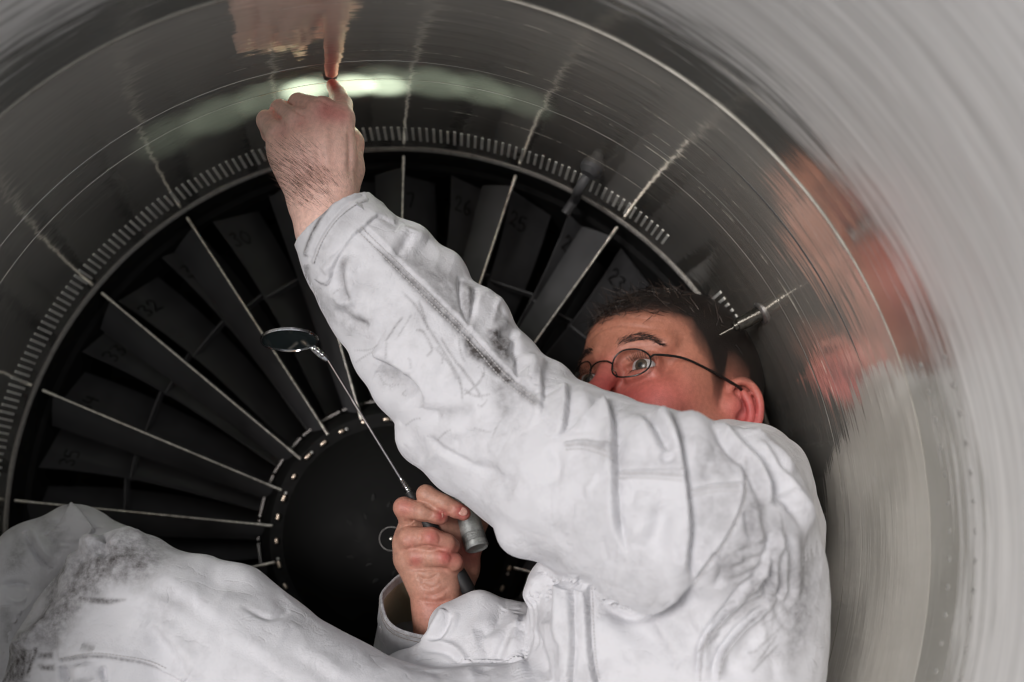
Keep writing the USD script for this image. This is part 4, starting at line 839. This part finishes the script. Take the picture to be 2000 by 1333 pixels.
M_skin = mat('skin', {
    'at': ('attribute', {'attribute': 'tint'}), 'g': ('geometry', {}), 'n': ('noise_texture', {'scale': 260., 'detail': 5., 'roughness': .6}), 'n2': ('noise_texture', {'scale': 900., 'detail': 3.}), 'v': ('voronoi_texture', {'scale': 850.}),
    'r': ('map_range', {'from_min': .3, 'from_max': .7, 'to_min': .86, 'to_max': 1.14}), 'm': ('mix_color', {'blend_type': 'multiply', 'fac': 1., 'use_clamp': False}),
    'ad': ('math', {'math_type': 'add'}), 'b': ('bump', {'strength': .35, 'distance': .0005}),
    'p': ('principled_bsdf', {'roughness': .46, 'specular_ior_level': .4, 'subsurface_weight': .12, 'subsurface_radius': (1., .35, .2), 'subsurface_scale': .004})},
    [('g.position', 'n.vector'), ('g.position', 'n2.vector'), ('g.position', 'v.vector'), ('n.fac', 'r.value'), ('at.color', 'm.a'), ('r.result', 'm.b'), ('m.result', 'p.base_color'),
     ('n2.fac', 'ad.value1'), ('v.distance', 'ad.value2'), ('ad.value', 'b.height'), ('b.normal', 'p.normal')])
body = part('body', (sv, sf), M_skin, person, smooth=True, attrs={'tint': (skinc, Sdf.ValueTypeNames.Color3fArray)})

# eyes
M_white = plain('eye_white', (.37, .355, .355), .25, 0., 200)
M_iris = plain('iris_brown', (.055, .038, .026), .25, 0., 1500)
M_pupil = plain('pupil_black', (.003, .003, .003), .3)
gz = np.array([-.60, -.79, .10]); gz /= np.linalg.norm(gz)
for s in (1, -1):
    ec = hw((s * .032, 0, 0)); eb = trimesh.creation.icosphere(4, .0130 * HS); eb.apply_translation(ec); e = part('eyeball', eb, M_white, person, smooth=True)
    part('iris', lathe_along(ec, ec + gz, np.array([(.0113, .0061), (.0119, .0059), (.01315, .0032), (.0132, 0)]) * HS, 32), M_iris, e, smooth=True)
    part('pupil', lathe_along(ec, ec + gz, np.array([(.0129, .0027), (.01325, .0025), (.0134, .0)]) * HS, 24), M_pupil, e, smooth=True)
# fingernails
M_nail = plain('nail', (.55, .29, .24), .35, 0., 400)
def nail(px, py, d, L, wd, ang, tilt):
    m = trimesh.creation.icosphere(3, 1.); m.apply_scale([L / 2, .0013, wd / 2])
    m.apply_transform(trimesh.transformations.rotation_matrix(tilt, [1, 0, 0])); m.apply_transform(trimesh.transformations.rotation_matrix(ang, [0, 1, 0])); m.apply_translation(unps(px, py, d)); part('fingernail', m, M_nail, person, smooth=True)
nail(903, 999, .8515, .0105, .0085, .45, -.25); nail(861, 1007, .8545, .0050, .0075, .35, -.2)

# hair
tmh = trimesh.Trimesh(sv, sf, process=False); nrm = vnormals(sv, sf)
rh = np.random.default_rng(3)
def curves(name, roots, dirs, length, width, material, bend=None, segs=4, kind=None, label=None):
    t = np.linspace(0, 1, segs); P = roots[:, None] + dirs[:, None] * (length[:, None] * t)[..., None]
    if bend is not None: P = P + bend[:, None] * (t ** 2)[None, :, None]
    c = UsdGeom.BasisCurves.Define(stage, path(name, person)); c.CreateTypeAttr('linear'); c.CreatePointsAttr(Vt.Vec3fArray.FromNumpy(P.reshape(-1, 3).astype(np.float32)))
    c.CreateCurveVertexCountsAttr(Vt.IntArray.FromNumpy(np.full(len(roots), segs, np.int32)))
    w = (width * np.array([1, .9, .7, .25])[:segs])[None].repeat(len(roots), 0).ravel(); c.CreateWidthsAttr(Vt.FloatArray.FromNumpy(w.astype(np.float32))); c.SetWidthsInterpolation('vertex')
    UsdShade.MaterialBindingAPI.Apply(c.GetPrim()).Bind(material); tag(c.GetPrim(), label, None, None, kind)
def scatter(weight, n):
    fw = weight[sf].mean(1); tri_ = sv[sf]; ar = np.linalg.norm(np.cross(tri_[:, 1] - tri_[:, 0], tri_[:, 2] - tri_[:, 0]), axis=1) * fw
    k = rh.choice(len(sf), n, p=ar / ar.sum()); b = rh.dirichlet([1, 1, 1], n); return (tri_[k] * b[..., None]).sum(1), (nrm[sf[k]] * b[..., None]).sum(1)
M_hair = mat('dark_hair', {'i': ('object_info', {}), 'p': ('principled_bsdf', {'base_color': (.009, .0065, .0055), 'roughness': .5, 'specular_ior_level': .4})})
r_, n_ = scatter(np.where((hair > .5) & (u_ > hairline(l_, f_) - .0012), 1., 0.), 9500); q = hl(r_)
front = np.clip((q[:, 1] + .06) / .06, 0, 1) * np.clip((q[:, 2] - .03) / .02, 0, 1)
side = np.clip((.055 - q[:, 2]) / .06, 0, 1)
ln = (.011 + .009 * np.clip((q[:, 2] - .03) / .05, 0, 1)) * (.55 + .9 * rh.random(len(q))) - .0035 * side
dr = n_ * (.75 + .35 * side)[:, None] + (HF * front[:, None] * .7) + HU * (-.9 * side)[:, None] - HF * (.7 * side)[:, None] + HU * (.25 * (1 - side))[:, None] + rh.normal(0, .30, (len(q), 3)); dr /= np.linalg.norm(dr, axis=1, keepdims=True)
pick = rh.random(len(q)) < .62
for sel, mt in ((pick, M_hair), (~pick, mat('brown_hair', {'p': ('principled_bsdf', {'base_color': (.050, .032, .024), 'roughness': .42})}))):
    curves('hair', r_[sel], dr[sel], ln[sel], .00050, mt, bend=(HF * (front * .002)[:, None] - HU * .0015)[sel])
if 0: curves('hair', r_, dr, ln, (.00055), M_hair, bend=HF * (front * .002)[:, None] - HU * .0015)
M_brow = mat('brow_hair', {'p': ('principled_bsdf', {'base_color': (.020, .012, .010), 'roughness': .6})})
# eyebrows and lashes
def brow_w(sgn):
    s_ = sgn * lc[:, 0]; c = np.interp(s_, [.010, .018, .030, .040, .050], [.0165, .0205, .0252, .0240, .0165]); hw_ = np.interp(s_, [.008, .016, .030, .042, .051], [.0026, .0040, .0036, .0024, .0006])
    return ishead * (np.abs(lc[:, 2] - c) < hw_) * (s_ > .009) * (s_ < .051) * (lc[:, 1] > -.03)
for sgn in (1, -1):
    r_, n_ = scatter(brow_w(sgn).astype(float), 430); q = hl(r_)
    d_ = n_ * .35 + HL * sgn * .85 + HU * (np.interp(sgn * q[:, 0], [.01, .03, .055], [.7, .1, -.4]))[:, None] + rh.normal(0, .15, (len(q), 3)); d_ /= np.linalg.norm(d_, axis=1, keepdims=True)
    curves('eyebrow', r_, d_, .0065 + .003 * rh.random(len(q)), (.00030), M_brow)
    a = np.linspace(-.012, .0135, 46); low = np.linspace(-.010, .0135, 24)
    for aa, up in ((a, 1), (low, -1)):
        zc = -.001 + up * .0046 * np.sqrt(np.clip(1 - (aa / .0146) ** 2, 0, 1)); root = hw(np.column_stack([sgn * .0325 + aa, np.sqrt(np.clip(.0142 ** 2 - (aa) ** 2 - zc ** 2, 1e-7, 1)), zc]))
        d_ = HF * .85 + HL * (aa / .014 * .7)[:, None] + HU * up * .35 + rh.normal(0, .12, (len(aa), 3)); d_ /= np.linalg.norm(d_, axis=1, keepdims=True)
        curves('eyelash', root, d_, (.0075 if up > 0 else .0045) * (.7 + .5 * rh.random(len(aa))), (.00028), M_hair, bend=np.tile(HU * .0035 * up, (len(aa), 1)))
# hair on the back of the raised hand
M_fuzz = mat('arm_hair', {'p': ('principled_bsdf', {'base_color': (.06, .032, .022), 'roughness': .5})})
wgt = np.exp(-(((sx - 580) / 55) ** 2 + ((sy - 335) / 48) ** 2)) + .8 * np.exp(-(((sx - 632) / 55) ** 2 + ((sy - 375) / 26) ** 2)); wgt *= (sv[:, 1] < .885) & ((nrm * sv).sum(1) < -.15)
r_, n_ = scatter(wgt * (wgt > .12), 620)
wx, wz = (-.85 + .3 * rh.random(len(r_))), (.30 + .35 * rh.random(len(r_))); d_ = n_ * .25 + np.column_stack([wx, np.zeros(len(r_)), wz]); d_ /= np.linalg.norm(d_, axis=1, keepdims=True)
curves('hand_hair', r_, d_, .006 + .005 * rh.random(len(r_)), .00013, M_fuzz, bend=np.tile([0, .001, .0015], (len(r_), 1)))
# ------------------------------------------------------------------ spectacles
M_frame = plain('black_wire', (.008, .007, .007), .35, .3, 400)
M_lens = mat('lens_glass', {'t': ('transparent_bsdf', {'color': (.97, .97, .96)}), 'g': ('glossy_bsdf', {'color': (.9, .9, .9), 'roughness': .02}), 'm': ('mix_closure', {'fac': .05})}, [('t.BSDF', 'm.closure1'), ('g.BSDF', 'm.closure2')], surface='m.closure')
gl = thing('eyeglasses', 'thin black wire glasses worn by the man', 'glasses')
th = np.linspace(0, 2 * np.pi, 56, endpoint=False)
def lens_pts(s, k=1.):
    c, q = np.cos(th), np.sin(th); x = .0176 * np.sign(c) * np.abs(c) ** .85; z = .0142 * np.sign(q) * np.abs(q) ** .88
    z = z - .0016 * (x / .0176) * (q > 0) ; l = .0310 + x * k
    return hw(np.column_stack([s * l, .0265 - 9. * (l - .012) ** 2 + .0 * z - .10 * z, z * k - .0035]))
for s in (1, -1):
    part('rim', closed_tube(lens_pts(s), .00085, 8), M_frame, gl)
    P = lens_pts(s, .985); c = P.mean(0); part('lens', cat([trimesh.Trimesh(np.vstack([P, c]), [[i, (i + 1) % 56, 56] for i in range(56)], process=False)]), M_lens, gl, smooth=True)
    part('temple', tube(hw(catmull([(s * .0484, .0152, .0010), (s * .0530, .0130, .0030), (s * .0660, -.005, .0040), (s * .0715, -.03, .0035), (s * .0765, -.068, .0005), (s * .0775, -.086, -.002), (s * .0755, -.098, -.012)], 6)), np.interp(np.linspace(0, 1, 37), [0, .15, .2, .5, .6, 1], [.0012, .0010, .0013, .0013, .0018, .0014]), 8), M_frame, gl)
part('bridge', tube(hw(catmull([(.0137, .0265, -.0015), (.008, .0285, .0018), (0, .0295, .0028), (-.008, .0285, .0018), (-.0137, .0265, -.0015)], 5)), .0009, 8), M_frame, gl)
for s in (1, -1): part('nose_pad', tube(hw(catmull([(s * .0140, .0260, -.004), (s * .0105, .0215, -.005), (s * .0092, .0165, -.006), (s * .0105, .0155, -.0100)], 4)), np.r_[np.full(7, .0005), np.full(6, .0014)], 8), M_frame, gl)

# ------------------------------------------------------------------ inspection mirror
M_chrome = plain('chrome', (.78, .78, .80), .10, 1., 300)
M_glassm = mat('mirror_glass', {'p': ('principled_bsdf', {'base_color': (.030, .042, .044), 'metallic': 0., 'roughness': .03, 'coat_weight': 1., 'coat_roughness': .01})})  # dark teal base stands in for the dark reflection in the mirror
M_grip = plain('black_grip', (.010, .010, .011), .55, 0., 600)
im = thing('inspection_mirror', 'small round mirror on a thin telescopic rod with black handle', 'mirror')
mc = unps(565, 663, .866); mn = np.array([.06, -.20, -.98]); mn /= np.linalg.norm(mn); rm = .0274
part('mirror_glass', lathe_along(mc, mc + mn, [(0, 0), (0, rm - .001), (.0012, rm - .001), (.00125, 0)], 64), M_glassm, im)
part('rim', lathe_along(mc, mc + mn, [(-.0012, 0), (-.0012, rm - .0004), (-.0004, rm + .0006), (.0012, rm + .0007), (.0022, rm + .0001), (.0022, rm - .0012), (.0013, rm - .0013)], 64), M_chrome, im)
j0, j1 = unps(612, 681, .866), unps(640, 703, .868); ja = (j1 - j0) / np.linalg.norm(j1 - j0); jl = np.linalg.norm(j1 - j0)
jb = part('swivel_joint', lathe_along(j0, j1, [(-.002, 0), (-.002, .0030), (0, .0038), (.004, .0042), (.010, .0044), (jl - .003, .0040), (jl, .0028), (jl + .001, 0)], 16), M_chrome, im)
for k in range(3):
    b_ = trimesh.creation.icosphere(2, .0026); b_.apply_translation(j0 + ja * (.003 + .0045 * k) + np.array([0, -.0032, .0008])); part('pivot_ball', b_, M_chrome, jb, smooth=True)
part('neck', tube([mc + (j0 - mc) * .86, j0 + ja * .001], .0016, 8), M_chrome, im)
r0, r1, r2 = j1, unps(688, 781, .872), unps(800, 963, .879); rd = (r2 - r1) / np.linalg.norm(r2 - r1)
part('rod', tube([r0 - rd * .002, r1], .0010, 10), M_chrome, im); part('rod', tube([r1, r2 - rd * .012], .0014, 10), M_chrome, im)
fer = [(0, .0015)]
for k in range(6): fer += [(.002 + k * .0022, .0019 + .0002 * k), (.0030 + k * .0022, .0024 + .00028 * k), (.0038 + k * .0022, .0019 + .0002 * k)]
part('ferrule', lathe_along(r2 - rd * .017, r2, fer + [(.0185, .0042), (.019, 0)], 20), M_chrome, im)
g1 = unps(917, 1158, .8765); gd = (g1 - r2); gL = np.linalg.norm(gd)
part('handle', lathe_along(r2, g1, [(-.001, 0), (-.001, .0042), (.003, .0052), (.010, .0068), (.03, .0078), (gL - .015, .0082), (gL - .004, .0078), (gL, .006), (gL + .002, .003), (gL + .0023, 0)], 24), M_grip, im)

# ------------------------------------------------------------------ torch, and the light it throws on the duct wall
M_torch = plain('grey_anodised', (.40, .42, .41), .42, .6, 500); M_knurl = mat('knurled_grey', {'g': ('geometry', {}), 'm': ('mapping', {'rotation': (.5, .6, .8)}), 'w': ('voronoi_texture', {'scale': 900.}), 'b': ('bump', {'strength': .9, 'distance': .0006}), 'p': ('principled_bsdf', {'base_color': (.24, .25, .245), 'metallic': .5, 'roughness': .45})}, [('g.position', 'w.vector'), ('w.distance', 'b.height'), ('b.normal', 'p.normal')])
tr = thing('flashlight', 'small grey metal flashlight held beside the mirror handle', 'flashlight')
t0, t1 = unps(932, 1071, .884), unps(880, 902, .918); ta = (t1 - t0) / np.linalg.norm(t1 - t0); tl = np.linalg.norm(t1 - t0)
part('tail_cap', lathe_along(t0, t1, [(.0015, 0), (.0008, .0085), (0, .0095), (-.0005, .0108), (.0012, .0120), (.0058, .0120), (.0062, .0116)], 40), M_torch, tr)
part('knurled_band', lathe_along(t0, t1, [(.0060, .0114), (.0062, .0119), (.0148, .0119), (.0150, .0114)], 40), M_knurl, tr)
part('barrel', lathe_along(t0, t1, [(.0150, .0113), (.0153, .0118), (.0345, .0118), (.0348, .0110), (.0356, .0110), (.0360, .0117), (.043, .0117), (.0435, .0108), (tl - .02, .0108)], 40), M_torch, tr)
part('lamp_head', lathe_along(t0, t1, [(tl - .0205, .0107), (tl - .012, .0125), (tl, .0125), (tl, .0105), (tl - .006, .0085)], 40), M_torch, tr)
M_lamp = mat('lamp_glow', {'e': ('emission', {'color': (.90, 1., .86), 'strength': 1.5})}, surface='e.emission')
part('lamp', lathe_along(t0, t1, [(tl - .0062, 0), (tl - .006, .0083), (tl - .0058, 0)], 24), M_lamp, tr)
lp = t1 + ta * .003
def spot(name, watts, cone, soft, px, py):
    target = unp(px, py, wall_depth(px, py))
    L = UsdLux.SphereLight.Define(stage, path(name, tr)); L.CreateRadiusAttr(.004); L.CreateIntensityAttr(watts); L.CreateNormalizeAttr(True); L.CreateColorAttr(Gf.Vec3f(.84, 1., .79))
    sh = UsdLux.ShapingAPI.Apply(L.GetPrim()); sh.CreateShapingConeAngleAttr(cone); sh.CreateShapingConeSoftnessAttr(soft)
    z = -(target - lp); R = frame(z); m = np.eye(4); m[:3, :3] = R.T; m[3, :3] = lp; L.AddTransformOp().Set(Gf.Matrix4d(*m.ravel().tolist()))
for px, py, k in ((596, 177, 1.), (690, 168, 1.), (752, 168, .7)): spot('beam', TORCH[0] * k, 4.2, 1., px, py)
for px, py, k in ((330, 268, .45), (430, 226, .8), (530, 192, 1.), (640, 172, 1.), (750, 162, 1.), (850, 164, 1.), (940, 178, .8), (1020, 200, .45)): spot('spill', TORCH[1] * k, 6.2, 1., px, py)
